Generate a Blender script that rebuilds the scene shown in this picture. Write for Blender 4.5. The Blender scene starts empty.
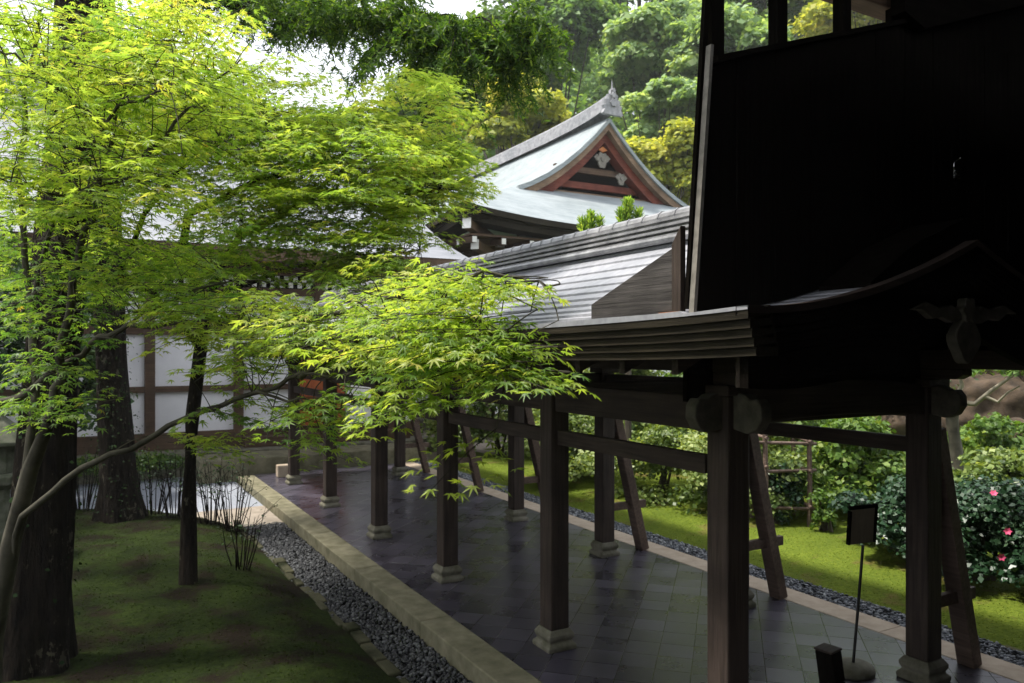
import bpy, math, random
import numpy as np
from mathutils import Vector, Matrix

random.seed(7)
rng = np.random.default_rng(7)
R = math.radians
sc = bpy.context.scene
col = sc.collection

# ---------------------------------------------------------------- camera
HEAD = R(29.3)
CS, SN = math.cos(HEAD), math.sin(HEAD)
CAM_Z, FPX, HZ = 2.7, 770.0, 350.0
cd = bpy.data.cameras.new('camera')
cam = bpy.data.objects.new('camera', cd)
col.objects.link(cam)
cam.location = (0, 0, CAM_Z)
cam.rotation_euler = (R(90), 0, -HEAD)
cd.sensor_width = 36.0
cd.lens = 36.0 * FPX / 1024.0
cd.shift_y = (HZ - 341.5) / 1024.0
cd.clip_start = 0.05
cd.clip_end = 3000
cd.dof.use_dof = True
cd.dof.focus_distance = 4.2
cd.dof.aperture_fstop = 4.5
sc.camera = cam

# ---------------------------------------------------------------- light
SUN_EL = R(66)
SUN_DIR = Vector((-0.88, 0.45, 0)).normalized() * math.cos(SUN_EL) + Vector((0, 0, math.sin(SUN_EL)))
world = bpy.data.worlds.new('World')
sc.world = world
world.use_nodes = True
nt = world.node_tree
sky = nt.nodes.new('ShaderNodeTexSky')
sky.sky_type = 'NISHITA'
sky.sun_disc = False
sky.sun_elevation = SUN_EL
sky.sun_rotation = math.atan2(SUN_DIR.x, SUN_DIR.y)
sky.air_density = 1.0
sky.dust_density = 7.0
sky.ozone_density = 1.0
bg = nt.nodes['Background']
bg.inputs[1].default_value = 0.12
# thin bright cloud layer over the clear sky
_tc = nt.nodes.new('ShaderNodeTexCoord')
_n = nt.nodes.new('ShaderNodeTexNoise'); _n.inputs['Scale'].default_value = 2.2; _n.inputs['Detail'].default_value = 5
nt.links.new(_tc.outputs['Generated'], _n.inputs['Vector'])
_r = nt.nodes.new('ShaderNodeMapRange'); _r.inputs[1].default_value = 0.25; _r.inputs[2].default_value = 0.65
_r.inputs[3].default_value = 0.6; _r.inputs[4].default_value = 1.0
nt.links.new(_n.outputs['Fac'], _r.inputs[0])
_m = nt.nodes.new('ShaderNodeMix'); _m.data_type = 'RGBA'
nt.links.new(_r.outputs[0], _m.inputs[0]); nt.links.new(sky.outputs[0], _m.inputs[6])
_m.inputs[7].default_value = (5.6, 5.8, 6.2, 1)
nt.links.new(_m.outputs[2], bg.inputs[0])
sd = bpy.data.lights.new('sun', 'SUN')
sd.energy = 2.6
sd.angle = R(6)
sd.color = (1.0, 0.95, 0.86)
sun = bpy.data.objects.new('sun', sd)
col.objects.link(sun)
sun.rotation_euler = SUN_DIR.to_track_quat('Z', 'Y').to_euler()
sun.location = (-10, 10, 30)
sc.view_settings.view_transform = 'Standard'
sc.view_settings.look = 'None'
sc.view_settings.exposure = 1.42
sc.view_settings.gamma = 1.0

# ---------------------------------------------------------------- helpers
def W(px, py, d):
    X = (px - 512.0) * d / FPX
    return Vector((X * CS + d * SN, -X * SN + d * CS, CAM_Z - (py - HZ) * d / FPX))

def newobj(name, data, parent=None, loc=None):
    o = bpy.data.objects.new(name, data)
    col.objects.link(o)
    if parent is not None:
        o.parent = parent
    if loc is not None:
        o.location = loc
    return o

def tag(o, label=None, cat=None, group=None, kind=None):
    if label: o['label'] = label
    if cat: o['category'] = cat
    if group: o['group'] = group
    if kind: o['kind'] = kind
    return o

def thing(name, label, cat, loc=(0, 0, 0), group=None):
    return tag(newobj(name, None, None, loc), label, cat, group)

def wpos(o):
    p = Vector((0, 0, 0))
    while o is not None:
        p = p + o.location
        o = o.parent
    return p

class MB:
    def __init__(s): s.v = []; s.f = []
    def add(s, vs, fs):
        b = len(s.v)
        s.v += [tuple(v) for v in vs]
        s.f += [tuple(i + b for i in f) for f in fs]
    def box(s, x0, x1, y0, y1, z0, z1):
        s.add([(x0,y0,z0),(x1,y0,z0),(x1,y1,z0),(x0,y1,z0),(x0,y0,z1),(x1,y0,z1),(x1,y1,z1),(x0,y1,z1)],
              [(0,3,2,1),(4,5,6,7),(0,1,5,4),(1,2,6,5),(2,3,7,6),(3,0,4,7)])
    def bar(s, a, b, w, h, up=(0, 0, 1)):
        a, b = Vector(a), Vector(b)
        d = (b - a).normalized(); u = Vector(up)
        r = d.cross(u).normalized(); u = r.cross(d).normalized()
        r = r * w / 2; u = u * h / 2
        s.add([a-r-u, a+r-u, a+r+u, a-r+u, b-r-u, b+r-u, b+r+u, b-r+u],
              [(0,3,2,1),(4,5,6,7),(0,1,5,4),(1,2,6,5),(2,3,7,6),(3,0,4,7)])
    def tube(s, pts, rad, n=8, cap=True):
        pts = [Vector(p) for p in pts]
        if not hasattr(rad, '__len__'): rad = [rad] * len(pts)
        vs = []; fs = []
        ref = Vector((0.13, 0.31, 0.94))
        for i, p in enumerate(pts):
            t = (pts[min(i+1, len(pts)-1)] - pts[max(i-1, 0)])
            if t.length < 1e-9: t = Vector((0, 0, 1))
            t.normalize()
            q = ref if abs(t.dot(ref)) < 0.93 else Vector((1, 0, 0))
            a = t.cross(q).normalized(); b = t.cross(a)
            for k in range(n):
                an = 2 * math.pi * k / n
                vs.append(p + (a * math.cos(an) + b * math.sin(an)) * rad[i])
        for i in range(len(pts) - 1):
            for k in range(n):
                k2 = (k + 1) % n
                fs.append((i*n+k, i*n+k2, (i+1)*n+k2, (i+1)*n+k))
        if cap:
            fs.append(tuple(range(n))); fs.append(tuple(reversed(range((len(pts)-1)*n, len(pts)*n))))
        s.add(vs, fs)
    def prism(s, poly, ext):
        n = len(poly); e = Vector(ext)
        vs = [Vector(p) for p in poly] + [Vector(p) + e for p in poly]
        fs = [tuple(reversed(range(n))), tuple(range(n, 2*n))]
        for i in range(n):
            j = (i + 1) % n
            fs.append((i, j, n + j, n + i))
        s.add(vs, fs)
    def strip(s, A, B):
        n = len(A)
        s.add(list(A) + list(B), [(i, i+1, n+i+1, n+i) for i in range(n-1)])
    def grid(s, fn, nu, nv):
        vs = [fn(i / nu, j / nv) for j in range(nv + 1) for i in range(nu + 1)]
        fs = [(j*(nu+1)+i, j*(nu+1)+i+1, (j+1)*(nu+1)+i+1, (j+1)*(nu+1)+i) for j in range(nv) for i in range(nu)]
        s.add(vs, fs)
    def lathe(s, prof, c, n=16, sq=False):
        vs = []; fs = []
        m = 4 if sq else n
        for (z, r) in prof:
            for k in range(m):
                an = 2*math.pi*(k + (0.5 if sq else 0))/m
                rr = r * (math.sqrt(2) if sq else 1)
                vs.append((c[0]+rr*math.cos(an), c[1]+rr*math.sin(an), c[2]+z))
        for i in range(len(prof)-1):
            for k in range(m):
                k2 = (k+1) % m
                fs.append((i*m+k, i*m+k2, (i+1)*m+k2, (i+1)*m+k))
        fs.append(tuple(reversed(range(m)))); fs.append(tuple(range((len(prof)-1)*m, len(prof)*m)))
        s.add(vs, fs)
    def build(s, name, mat, parent=None, bevel=0.0, smooth=False, fix=True):
        me = bpy.data.meshes.new(name)
        off = wpos(parent) if parent is not None else Vector((0, 0, 0))
        me.from_pydata([(v[0]-off.x, v[1]-off.y, v[2]-off.z) for v in s.v], [], s.f)
        if fix:
            import bmesh
            bm = bmesh.new(); bm.from_mesh(me)
            bmesh.ops.recalc_face_normals(bm, faces=bm.faces)
            bm.to_mesh(me); bm.free()
        me.materials.append(mat)
        if smooth:
            me.polygons.foreach_set('use_smooth', [True]*len(me.polygons))
        o = newobj(name, me, parent)
        if bevel > 0:
            m = o.modifiers.new('bevel', 'BEVEL'); m.width = bevel; m.segments = 2; m.limit_method = 'ANGLE'
        return o

def fast_mesh(name, V, F, mat, parent=None, tint=None, smooth=False):
    """V (n,3) world, F (m,k) ints, tint (n,) in 0..1 stored as a point attribute"""
    V = np.asarray(V, dtype=np.float32); F = np.asarray(F, dtype=np.int32)
    off = wpos(parent) if parent is not None else Vector((0, 0, 0))
    V = V - np.array([off.x, off.y, off.z], dtype=np.float32)
    me = bpy.data.meshes.new(name)
    me.vertices.add(len(V)); me.vertices.foreach_set('co', V.ravel())
    k = F.shape[1]
    me.loops.add(F.size); me.loops.foreach_set('vertex_index', F.ravel())
    me.polygons.add(len(F))
    me.polygons.foreach_set('loop_start', np.arange(0, F.size, k, dtype=np.int32))
    if smooth: me.polygons.foreach_set('use_smooth', np.ones(len(F), dtype=bool))
    me.update(calc_edges=True)
    if tint is not None:
        at = me.attributes.new('tint', 'FLOAT', 'POINT')
        at.data.foreach_set('value', np.asarray(tint, dtype=np.float32))
    me.materials.append(mat)
    return newobj(name, me, parent)

def frames_from(nrm, yaw):
    """rotation matrices (N,3,3), columns x,y,z, z = nrm"""
    n = nrm / np.linalg.norm(nrm, axis=1, keepdims=True)
    h = np.stack([np.cos(yaw), np.sin(yaw), np.zeros_like(yaw)], 1)
    y = h - n * np.sum(h * n, axis=1, keepdims=True)
    y /= np.maximum(np.linalg.norm(y, axis=1, keepdims=True), 1e-6)
    x = np.cross(y, n)
    return np.stack([x, y, n], axis=2)

def scatter(C, Rm, S, TV, TF, tint):
    N = len(C); k = len(TV)
    V = np.einsum('nij,kj->nki', Rm, TV) * S[:, None, None] + C[:, None, :]
    F = TF[None] + (np.arange(N) * k)[:, None, None]
    return V.reshape(-1, 3), F.reshape(-1, TF.shape[1]), np.repeat(tint, k)

# ---------------------------------------------------------------- materials
def mat_base(name):
    m = bpy.data.materials.new(name); m.use_nodes = True
    nt = m.node_tree
    return m, nt, nt.nodes['Principled BSDF'], nt.nodes['Material Output']

def nd(nt, typ, **kw):
    n = nt.nodes.new(typ)
    for k, v in kw.items(): setattr(n, k, v)
    return n

def ramp(nt, fac, stops):
    r = nd(nt, 'ShaderNodeValToRGB')
    el = r.color_ramp.elements
    while len(el) < len(stops): el.new(0.5)
    for e, (p, c) in zip(el, stops):
        e.position = p; e.color = (c[0], c[1], c[2], 1)
    nt.links.new(fac, r.inputs[0])
    return r.outputs[0]

def noise(nt, scale=(1, 1, 1), s=5, detail=6, rough=0.6, vec=None, loc=(0, 0, 0)):
    tc = nd(nt, 'ShaderNodeTexCoord'); mp = nd(nt, 'ShaderNodeMapping')
    mp.inputs['Scale'].default_value = scale
    mp.inputs['Location'].default_value = loc
    nt.links.new(tc.outputs['Object'], mp.inputs[0])
    n = nd(nt, 'ShaderNodeTexNoise')
    n.inputs['Scale'].default_value = s; n.inputs['Detail'].default_value = detail
    n.inputs['Roughness'].default_value = rough
    nt.links.new(mp.outputs[0], n.inputs['Vector'])
    return n.outputs['Fac']

def bump(nt, b, h, strength=0.3, dist=0.02):
    n = nd(nt, 'ShaderNodeBump')
    n.inputs['Strength'].default_value = strength; n.inputs['Distance'].default_value = dist
    nt.links.new(h, n.inputs['Height']); nt.links.new(n.outputs[0], b.inputs['Normal'])

def mixc(nt, fac, a, b):
    m = nd(nt, 'ShaderNodeMix', data_type='RGBA')
    if isinstance(fac, float): m.inputs[0].default_value = fac
    else: nt.links.new(fac, m.inputs[0])
    for i, c in ((6, a), (7, b)):
        if isinstance(c, tuple): m.inputs[i].default_value = (*c, 1)
        else: nt.links.new(c, m.inputs[i])
    return m.outputs[2]

def wood(name, axis, c0, c1, rough=0.7, spec=0.25):
    m, nt, b, o = mat_base(name)
    sc_ = [14, 14, 14]; sc_['xyz'.index(axis)] = 0.7
    g = noise(nt, tuple(sc_), 2.2, 8, 0.65)
    blot = noise(nt, (1, 1, 1), 1.7, 4)
    c = ramp(nt, g, [(0.3, c0), (0.7, c1)])
    dk = ramp(nt, blot, [(0.35, (0.62, 0.6, 0.58)), (0.65, (1.1, 1.08, 1.05))])
    mm = nd(nt, 'ShaderNodeMix', data_type='RGBA', blend_type='MULTIPLY'); mm.inputs[0].default_value = 1
    nt.links.new(c, mm.inputs[6]); nt.links.new(dk, mm.inputs[7])
    nt.links.new(mm.outputs[2], b.inputs['Base Color'])
    b.inputs['Roughness'].default_value = rough
    b.inputs['Specular IOR Level'].default_value = spec
    bump(nt, b, g, 0.6, 0.012)
    return m

def plain(name, c0, c1, s=6, rough=0.8, spec=0.3, bs=0.2, bd=0.01, sc3=(1, 1, 1), metal=0.0):
    m, nt, b, o = mat_base(name)
    n = noise(nt, sc3, s, 8, 0.6)
    nt.links.new(ramp(nt, n, [(0.32, c0), (0.68, c1)]), b.inputs['Base Color'])
    b.inputs['Roughness'].default_value = rough
    b.inputs['Specular IOR Level'].default_value = spec
    b.inputs['Metallic'].default_value = metal
    bump(nt, b, n, bs, bd)
    return m

def leafmat(name, stops, trans=0.4, tcol=None, rough=0.5, spec=0.35):
    m, nt, b, o = mat_base(name)
    at = nd(nt, 'ShaderNodeAttribute', attribute_name='tint')
    c = ramp(nt, at.outputs['Fac'], stops)
    nt.links.new(c, b.inputs['Base Color'])
    b.inputs['Roughness'].default_value = rough
    b.inputs['Specular IOR Level'].default_value = spec
    t = nd(nt, 'ShaderNodeBsdfTranslucent')
    mm = nd(nt, 'ShaderNodeMix', data_type='RGBA', blend_type='MULTIPLY'); mm.inputs[0].default_value = 1
    nt.links.new(c, mm.inputs[6]); mm.inputs[7].default_value = (*(tcol or (1.6, 1.5, 0.6)), 1)
    nt.links.new(mm.outputs[2], t.inputs[0])
    mx = nd(nt, 'ShaderNodeMixShader'); mx.inputs[0].default_value = trans
    nt.links.new(b.outputs[0], mx.inputs[1]); nt.links.new(t.outputs[0], mx.inputs[2])
    nt.links.new(mx.outputs[0], o.inputs[0])
    return m

M = {}
for ax in 'xyz':
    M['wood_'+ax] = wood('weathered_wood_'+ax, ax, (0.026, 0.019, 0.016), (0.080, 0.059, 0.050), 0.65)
    M['dark_'+ax] = wood('dark_shaded_wood_'+ax, ax, (0.003, 0.0025, 0.002), (0.008, 0.0065, 0.005), 0.9, 0.03)  # dark timber, with hall and gable shade pushed into the colour
M['red_y'] = wood('reddish_timber', 'y', (0.085, 0.058, 0.046), (0.19, 0.135, 0.112), 0.65)
M['grey_plank'] = wood('grey_plank', 'y', (0.022, 0.020, 0.020), (0.105, 0.096, 0.094), 0.75)
M['fascia'] = wood('eave_layers', 'y', (0.014, 0.012, 0.008), (0.036, 0.030, 0.020), 0.8, 0.15)
M['hall_brown'] = wood('hall_brown_timber', 'x', (0.07, 0.042, 0.028), (0.13, 0.085, 0.055), 0.7)
M['hall_tan'] = wood('hall_barge_timber', 'x', (0.16, 0.105, 0.07), (0.26, 0.18, 0.12), 0.7)
M['hall_red'] = wood('hall_red_timber', 'x', (0.10, 0.026, 0.018), (0.20, 0.055, 0.034), 0.7)
M['door_red'] = wood('door_orange_timber', 'z', (0.30, 0.075, 0.028), (0.42, 0.13, 0.05), 0.6)
M['plaster'] = plain('white_plaster', (0.68, 0.67, 0.70), (0.82, 0.81, 0.83), 1.1, 0.9, 0.2, 0.05)
M['white_paint'] = plain('white_paint', (0.74, 0.73, 0.7), (0.84, 0.83, 0.8), 20, 0.7)
M['stone'] = plain('mossy_stone', (0.085, 0.082, 0.052), (0.22, 0.205, 0.16), 7, 0.85, 0.3, 0.4, 0.01)
M['kerb_stone'] = plain('plinth_stone', (0.115, 0.108, 0.064), (0.25, 0.23, 0.155), 5, 0.85, 0.3, 0.25, 0.006)
M['sand_stone'] = plain('sand_border', (0.34, 0.27, 0.20), (0.47, 0.39, 0.30), 6, 0.85, 0.3, 0.15, 0.004)
M['lantern'] = plain('lantern_stone', (0.05, 0.06, 0.035), (0.14, 0.14, 0.11), 8, 0.9, 0.2, 0.5, 0.02)
M['edging'] = plain('mossy_edging', (0.015, 0.018, 0.008), (0.10, 0.095, 0.06), 2.6, 0.9, 0.1, 0.6, 0.03)
M['rock'] = plain('garden_rock', (0.020, 0.014, 0.008), (0.085, 0.058, 0.036), 3.5, 0.9, 0.3, 0.8, 0.05)
M['iron'] = plain('dark_iron', (0.02, 0.02, 0.02), (0.05, 0.048, 0.045), 10, 0.35, 0.5, 0.1, 0.004, metal=0.8)
M['bright_iron'] = plain('brightened_iron', (0.35, 0.35, 0.36), (0.6, 0.6, 0.62), 10, 0.25, 0.5, 0.1, 0.004, metal=1.0)  # iron colour raised so the hook glints on the dark wall
M['rust'] = plain('rusty_copper', (0.30, 0.09, 0.02), (0.55, 0.20, 0.06), 9, 0.6, 0.4)
M['carving'] = plain('carved_pale_wood', (0.14, 0.13, 0.11), (0.26, 0.24, 0.21), 12, 0.75)
M['carving_dim'] = plain('carved_dark_wood', (0.05, 0.045, 0.034), (0.11, 0.10, 0.078), 12, 0.8)  # darker tone for the near gable carvings
M['bark_dark'] = plain('dark_bark', (0.008, 0.006, 0.005), (0.034, 0.026, 0.020), 5, 0.95, 0.1, 1.0, 0.06, (4, 4, 0.8))
def barkmat(name, c0, c1, lichen, sc3=(5, 5, 0.9)):
    m, nt, b, o = mat_base(name)
    n = noise(nt, sc3, 4.5, 9, 0.7)
    c = ramp(nt, n, [(0.35, c0), (0.65, c1)])
    v = noise(nt, (1, 1, .55), 17, 4, .7); w = noise(nt, (1, 1, 1), 2.4, 3)
    k = nd(nt, 'ShaderNodeMath', operation='MULTIPLY'); nt.links.new(v, k.inputs[0]); nt.links.new(w, k.inputs[1])
    pm = ramp(nt, k.outputs[0], [(0.325, (0, 0, 0)), (0.36, (1, 1, 1))])
    nt.links.new(mixc(nt, pm, c, lichen), b.inputs['Base Color'])
    b.inputs['Roughness'].default_value = .95; b.inputs['Specular IOR Level'].default_value = .1
    bump(nt, b, n, 1.0, .09)
    return m
M['bark_dark'] = barkmat('ridged_dark_bark', (0.004, 0.003, 0.0025), (0.026, 0.020, 0.015), (0.085, 0.078, 0.055))
M['bark_grey'] = plain('grey_smooth_bark', (0.030, 0.028, 0.020), (0.10, 0.092, 0.068), 6, 0.85, 0.2, 0.5, 0.012)
M['bark_pale'] = plain('pale_bark', (0.14, 0.13, 0.095), (0.32, 0.29, 0.22), 7, 0.85, 0.2, 0.4, 0.012)
M['bark_far'] = plain('far_bark', (0.04, 0.033, 0.026), (0.11, 0.095, 0.075), 2, 0.95, 0.1)
M['pebble'] = None

# dark glazed floor tiles laid on the diagonal
m, nt_, b, o_ = mat_base('diagonal_floor_tiles')
tc = nd(nt_, 'ShaderNodeTexCoord'); mp = nd(nt_, 'ShaderNodeMapping')
mp.inputs['Rotation'].default_value = (0, 0, R(45))
nt_.links.new(tc.outputs['Object'], mp.inputs[0])
br = nd(nt_, 'ShaderNodeTexBrick'); br.offset = 0.0; br.squash = 1.0
br.inputs['Scale'].default_value = 1.0
br.inputs['Brick Width'].default_value = 0.30; br.inputs['Row Height'].default_value = 0.30
br.inputs['Mortar Size'].default_value = 0.005; br.inputs['Mortar Smooth'].default_value = 0.3
br.inputs['Bias'].default_value = 0.0
br.inputs['Color1'].default_value = (0.042, 0.038, 0.056, 1)
br.inputs['Color2'].default_value = (0.084, 0.076, 0.108, 1)
br.inputs['Mortar'].default_value = (0.018, 0.018, 0.018, 1)
nt_.links.new(mp.outputs[0], br.inputs['Vector'])
n1 = noise(nt_, (1, 1, 1), 2.3, 6)
st = ramp(nt_, n1, [(0.3, (0.55, 0.55, 0.55)), (0.7, (1.15, 1.12, 1.1))])
mm = nd(nt_, 'ShaderNodeMix', data_type='RGBA', blend_type='MULTIPLY'); mm.inputs[0].default_value = 1
nt_.links.new(br.outputs['Color'], mm.inputs[6]); nt_.links.new(st, mm.inputs[7])
nt_.links.new(mm.outputs[2], b.inputs['Base Color'])
sep = nd(nt_, 'ShaderNodeSeparateColor'); nt_.links.new(br.outputs['Color'], sep.inputs[0])
ad = nd(nt_, 'ShaderNodeMath', operation='MULTIPLY_ADD'); ad.inputs[1].default_value = 2.6; ad.inputs[2].default_value = 0.02
nt_.links.new(sep.outputs[0], ad.inputs[0])
ad2 = nd(nt_, 'ShaderNodeMath', operation='MULTIPLY_ADD'); ad2.inputs[1].default_value = 0.26
nt_.links.new(n1, ad2.inputs[0]); nt_.links.new(ad.outputs[0], ad2.inputs[2])
nt_.links.new(ad2.outputs[0], b.inputs['Roughness'])
b.inputs['Specular IOR Level'].default_value = 0.75
inv = nd(nt_, 'ShaderNodeMath', operation='MULTIPLY_ADD'); inv.inputs[1].default_value = -1.0; inv.inputs[2].default_value = 1.0
nt_.links.new(br.outputs['Fac'], inv.inputs[0])
n2 = noise(nt_, (1, 1, 1), 7, 3)
sm = nd(nt_, 'ShaderNodeMath', operation='MULTIPLY_ADD'); sm.inputs[1].default_value = 0.35
nt_.links.new(n2, sm.inputs[0]); nt_.links.new(inv.outputs[0], sm.inputs[2])
bump(nt_, b, sm.outputs[0], 0.5, 0.006)
b.inputs['Coat Weight'].default_value = 0.2; b.inputs['Coat Roughness'].default_value = 0.22
M['tiles'] = m

def mossmat(name, g0, g1, brown, bs=0.8, cl=0.7, ns=0.9, p0=.56):
    m, nt, b, o = mat_base(name)
    n = noise(nt, (1, 1, 1), ns, 8, 0.65)
    f = noise(nt, (1, 1, 1), 22, 5, 0.7)
    p = noise(nt, (1, 1, 1), 1.6, 5, 0.6, loc=(7, 3, 0))
    c = ramp(nt, f, [(0.3, g0), (0.7, g1)])
    pm = ramp(nt, p, [(p0, (0, 0, 0)), (p0+.12, (1, 1, 1))])
    c2 = mixc(nt, pm, c, brown)
    dk = ramp(nt, n, [(0.3, (cl, cl*1.05, cl)), (0.7, (1.15, 1.12, 1.0))])
    mm = nd(nt, 'ShaderNodeMix', data_type='RGBA', blend_type='MULTIPLY'); mm.inputs[0].default_value = 1
    nt.links.new(c2, mm.inputs[6]); nt.links.new(dk, mm.inputs[7])
    nt.links.new(mm.outputs[2], b.inputs['Base Color'])
    b.inputs['Roughness'].default_value = 0.95; b.inputs['Specular IOR Level'].default_value = 0.1
    bump(nt, b, f, bs, 0.03)
    return m
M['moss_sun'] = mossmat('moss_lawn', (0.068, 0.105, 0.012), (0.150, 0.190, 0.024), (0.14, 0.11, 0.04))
M['moss_dim'] = mossmat('moss_mound', (0.010, 0.018, 0.0035), (0.032, 0.050, 0.009), (0.017, 0.012, 0.008), 1.0, .35, 1.6, .48)  # mound moss: canopy shade darkened into the green
M['soil'] = plain('ground_soil', (0.05, 0.055, 0.02), (0.12, 0.11, 0.06), 0.8, 0.95, 0.1, 0.5, 0.05)
M['hill'] = plain('hill_undergrowth', (0.015, 0.03, 0.008), (0.04, 0.065, 0.018), 0.5, 0.95, 0.1, 0.8, 0.3)
M['path'] = plain('sandy_path', (0.24, 0.205, 0.165), (0.36, 0.31, 0.26), 6, 0.9, 0.2, 0.3, 0.01)
M['gravel_pale'] = plain('pale_gravel', (0.20, 0.22, 0.26), (0.36, 0.38, 0.43), 40, 0.9, 0.2, 0.6, 0.02)
M['gravel_bed'] = plain('gravel_bed', (0.012, 0.012, 0.012), (0.03, 0.03, 0.032), 50, 0.9, 0.2, 0.8, 0.02)

# pebbles: colour per pebble
m, nt_, b, o_ = mat_base('dark_pebbles')
at = nd(nt_, 'ShaderNodeAttribute', attribute_name='tint')
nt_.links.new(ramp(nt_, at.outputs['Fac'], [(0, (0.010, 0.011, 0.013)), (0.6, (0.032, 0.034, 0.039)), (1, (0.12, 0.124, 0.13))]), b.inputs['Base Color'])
b.inputs['Roughness'].default_value = 0.55
M['pebble'] = m
m, nt_, b, o_ = mat_base('blue_grey_pebbles')
at = nd(nt_, 'ShaderNodeAttribute', attribute_name='tint')
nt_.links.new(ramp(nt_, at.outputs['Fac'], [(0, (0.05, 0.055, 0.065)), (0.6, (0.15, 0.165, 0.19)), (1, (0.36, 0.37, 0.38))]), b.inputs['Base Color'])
b.inputs['Roughness'].default_value = 0.6
M['pebble_blue'] = m

def roofmat(name, c0, c1, rough, spec=0.5, streak=(0.5, 14, 14), metal=0.0):
    m, nt, b, o = mat_base(name)
    n = noise(nt, streak, 1.0, 6, 0.6)
    p = noise(nt, (1, 1, 1), 1.3, 5, 0.6)
    c = ramp(nt, n, [(0.3, c0), (0.7, c1)])
    dk = ramp(nt, p, [(0.35, (0.78, 0.8, 0.8)), (0.65, (1.08, 1.06, 1.05))])
    mm = nd(nt, 'ShaderNodeMix', data_type='RGBA', blend_type='MULTIPLY'); mm.inputs[0].default_value = 1
    nt.links.new(c, mm.inputs[6]); nt.links.new(dk, mm.inputs[7])
    nt.links.new(mm.outputs[2], b.inputs['Base Color'])
    b.inputs['Roughness'].default_value = rough; b.inputs['Specular IOR Level'].default_value = spec
    b.inputs['Metallic'].default_value = metal
    bump(nt, b, n, 0.15, 0.01)
    return m
M['shingle'] = roofmat('silver_shingles', (0.25, 0.255, 0.285), (0.39, 0.395, 0.43), 0.42)
M['ridge_tile'] = roofmat('grey_ridge_tiles', (0.16, 0.16, 0.17), (0.38, 0.38, 0.39), 0.35, 0.5, (6, 6, 6))
def banded(m, scale):
    nt = m.node_tree; b = nt.nodes['Principled BSDF']
    tc = nd(nt, 'ShaderNodeTexCoord'); w = nd(nt, 'ShaderNodeTexWave', bands_direction='Z', wave_profile='SAW')
    w.inputs['Scale'].default_value = scale; w.inputs['Distortion'].default_value = 0.15
    nt.links.new(tc.outputs['Object'], w.inputs['Vector'])
    bump(nt, b, w.outputs['Fac'], 0.5, 0.03)
    return m
M['patina'] = banded(roofmat('pale_patina_roof', (0.20, 0.235, 0.245), (0.32, 0.355, 0.37), 0.5), 1.6)
M['hall_tile'] = roofmat('hall_grey_roof', (0.16, 0.17, 0.19), (0.27, 0.28, 0.31), 0.5)

M['maple'] = leafmat('maple_leaves', [(0.0, (0.080, 0.180, 0.036)), (0.4, (0.205, 0.325, 0.048)), (0.75, (0.36, 0.45, 0.072)),
                                      (0.95, (0.48, 0.47, 0.11)), (1.0, (0.44, 0.36, 0.07))], 0.55, (1.75, 1.65, 0.95), rough=0.42, spec=0.5)
M['camphor'] = leafmat('camphor_leaves', [(0, (0.07, 0.14, 0.05)), (0.6, (0.25, 0.38, 0.16)), (1, (0.42, 0.52, 0.27))], 0.45)
M['evergreen'] = leafmat('evergreen_leaves', [(0, (0.012, 0.035, 0.010)), (0.6, (0.035, 0.085, 0.022)), (1, (0.085, 0.15, 0.035))], 0.25)
M['yellowgreen'] = leafmat('yellow_green_leaves', [(0, (0.12, 0.17, 0.02)), (0.5, (0.42, 0.46, 0.07)), (1, (0.64, 0.62, 0.16))], 0.55, (1.3, 1.2, 0.6))
M['midgreen'] = leafmat('mid_green_leaves', [(0, (0.045, 0.10, 0.016)), (0.6, (0.11, 0.20, 0.030)), (1, (0.24, 0.31, 0.06))], 0.35)
M['forest'] = leafmat('forest_leaves', [(0, (0.025, 0.06, 0.018)), (0.6, (0.16, 0.29, 0.075)), (1, (0.30, 0.42, 0.14))], 0.4)
M['azalea'] = leafmat('azalea_leaves', [(0, (0.035, 0.07, 0.016)), (0.6, (0.17, 0.24, 0.060)), (1, (0.36, 0.42, 0.15))], 0.35, rough=0.4)
M['camellia'] = leafmat('camellia_leaves', [(0, (0.010, 0.030, 0.013)), (0.7, (0.028, 0.070, 0.030)), (1, (0.07, 0.12, 0.06))], 0.1, rough=0.36, spec=0.35)
M['conifer'] = leafmat('hemlock_needles', [(0, (0.016, 0.042, 0.008)), (0.6, (0.07, 0.15, 0.020)), (1, (0.22, 0.32, 0.04))], 0.5, (1.7, 1.6, 0.6))
M['ivy'] = leafmat('ivy_leaves', [(0, (0.010, 0.026, 0.009)), (1, (0.028, 0.052, 0.016))], 0.1, rough=0.8, spec=0.1)
M['petal'] = plain('pink_petals', (0.55, 0.05, 0.14), (0.72, 0.12, 0.24), 9, 0.6)
M['sign_board'] = wood('sign_board', 'z', (0.10, 0.085, 0.06), (0.17, 0.145, 0.10), 0.7)

# ================================================================ SETTING
g = MB(); g.grid(lambda u, v: ((u-0.5)*1600, (v-0.5)*1600, -0.32), 8, 8)
tag(g.build('ground', M['soil']), kind='structure')

def camXd(x, y):
    return x*CS - y*SN, x*SN + y*CS

def hill_h(x, y):
    X, d = camXd(x, y)
    px = 512 + 770*X/max(d, 1)
    t = min(max((d-38)/75, 0), 1); t = t*t*(3-2*t)
    s = min(max((px-330)/170, 0), 1); s = s*s*(3-2*s)
    return -0.4 + t*(6+30*s) + 0.6*math.sin(x*0.21)*math.cos(y*0.17)*t

g = MB()
def hf(u, v):
    x = -90 + u*330; y = 20 + v*220
    return (x, y, hill_h(x, y))
g.grid(hf, 66, 44)
tag(g.build('hillside', M['hill'], smooth=True), kind='structure')

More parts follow.
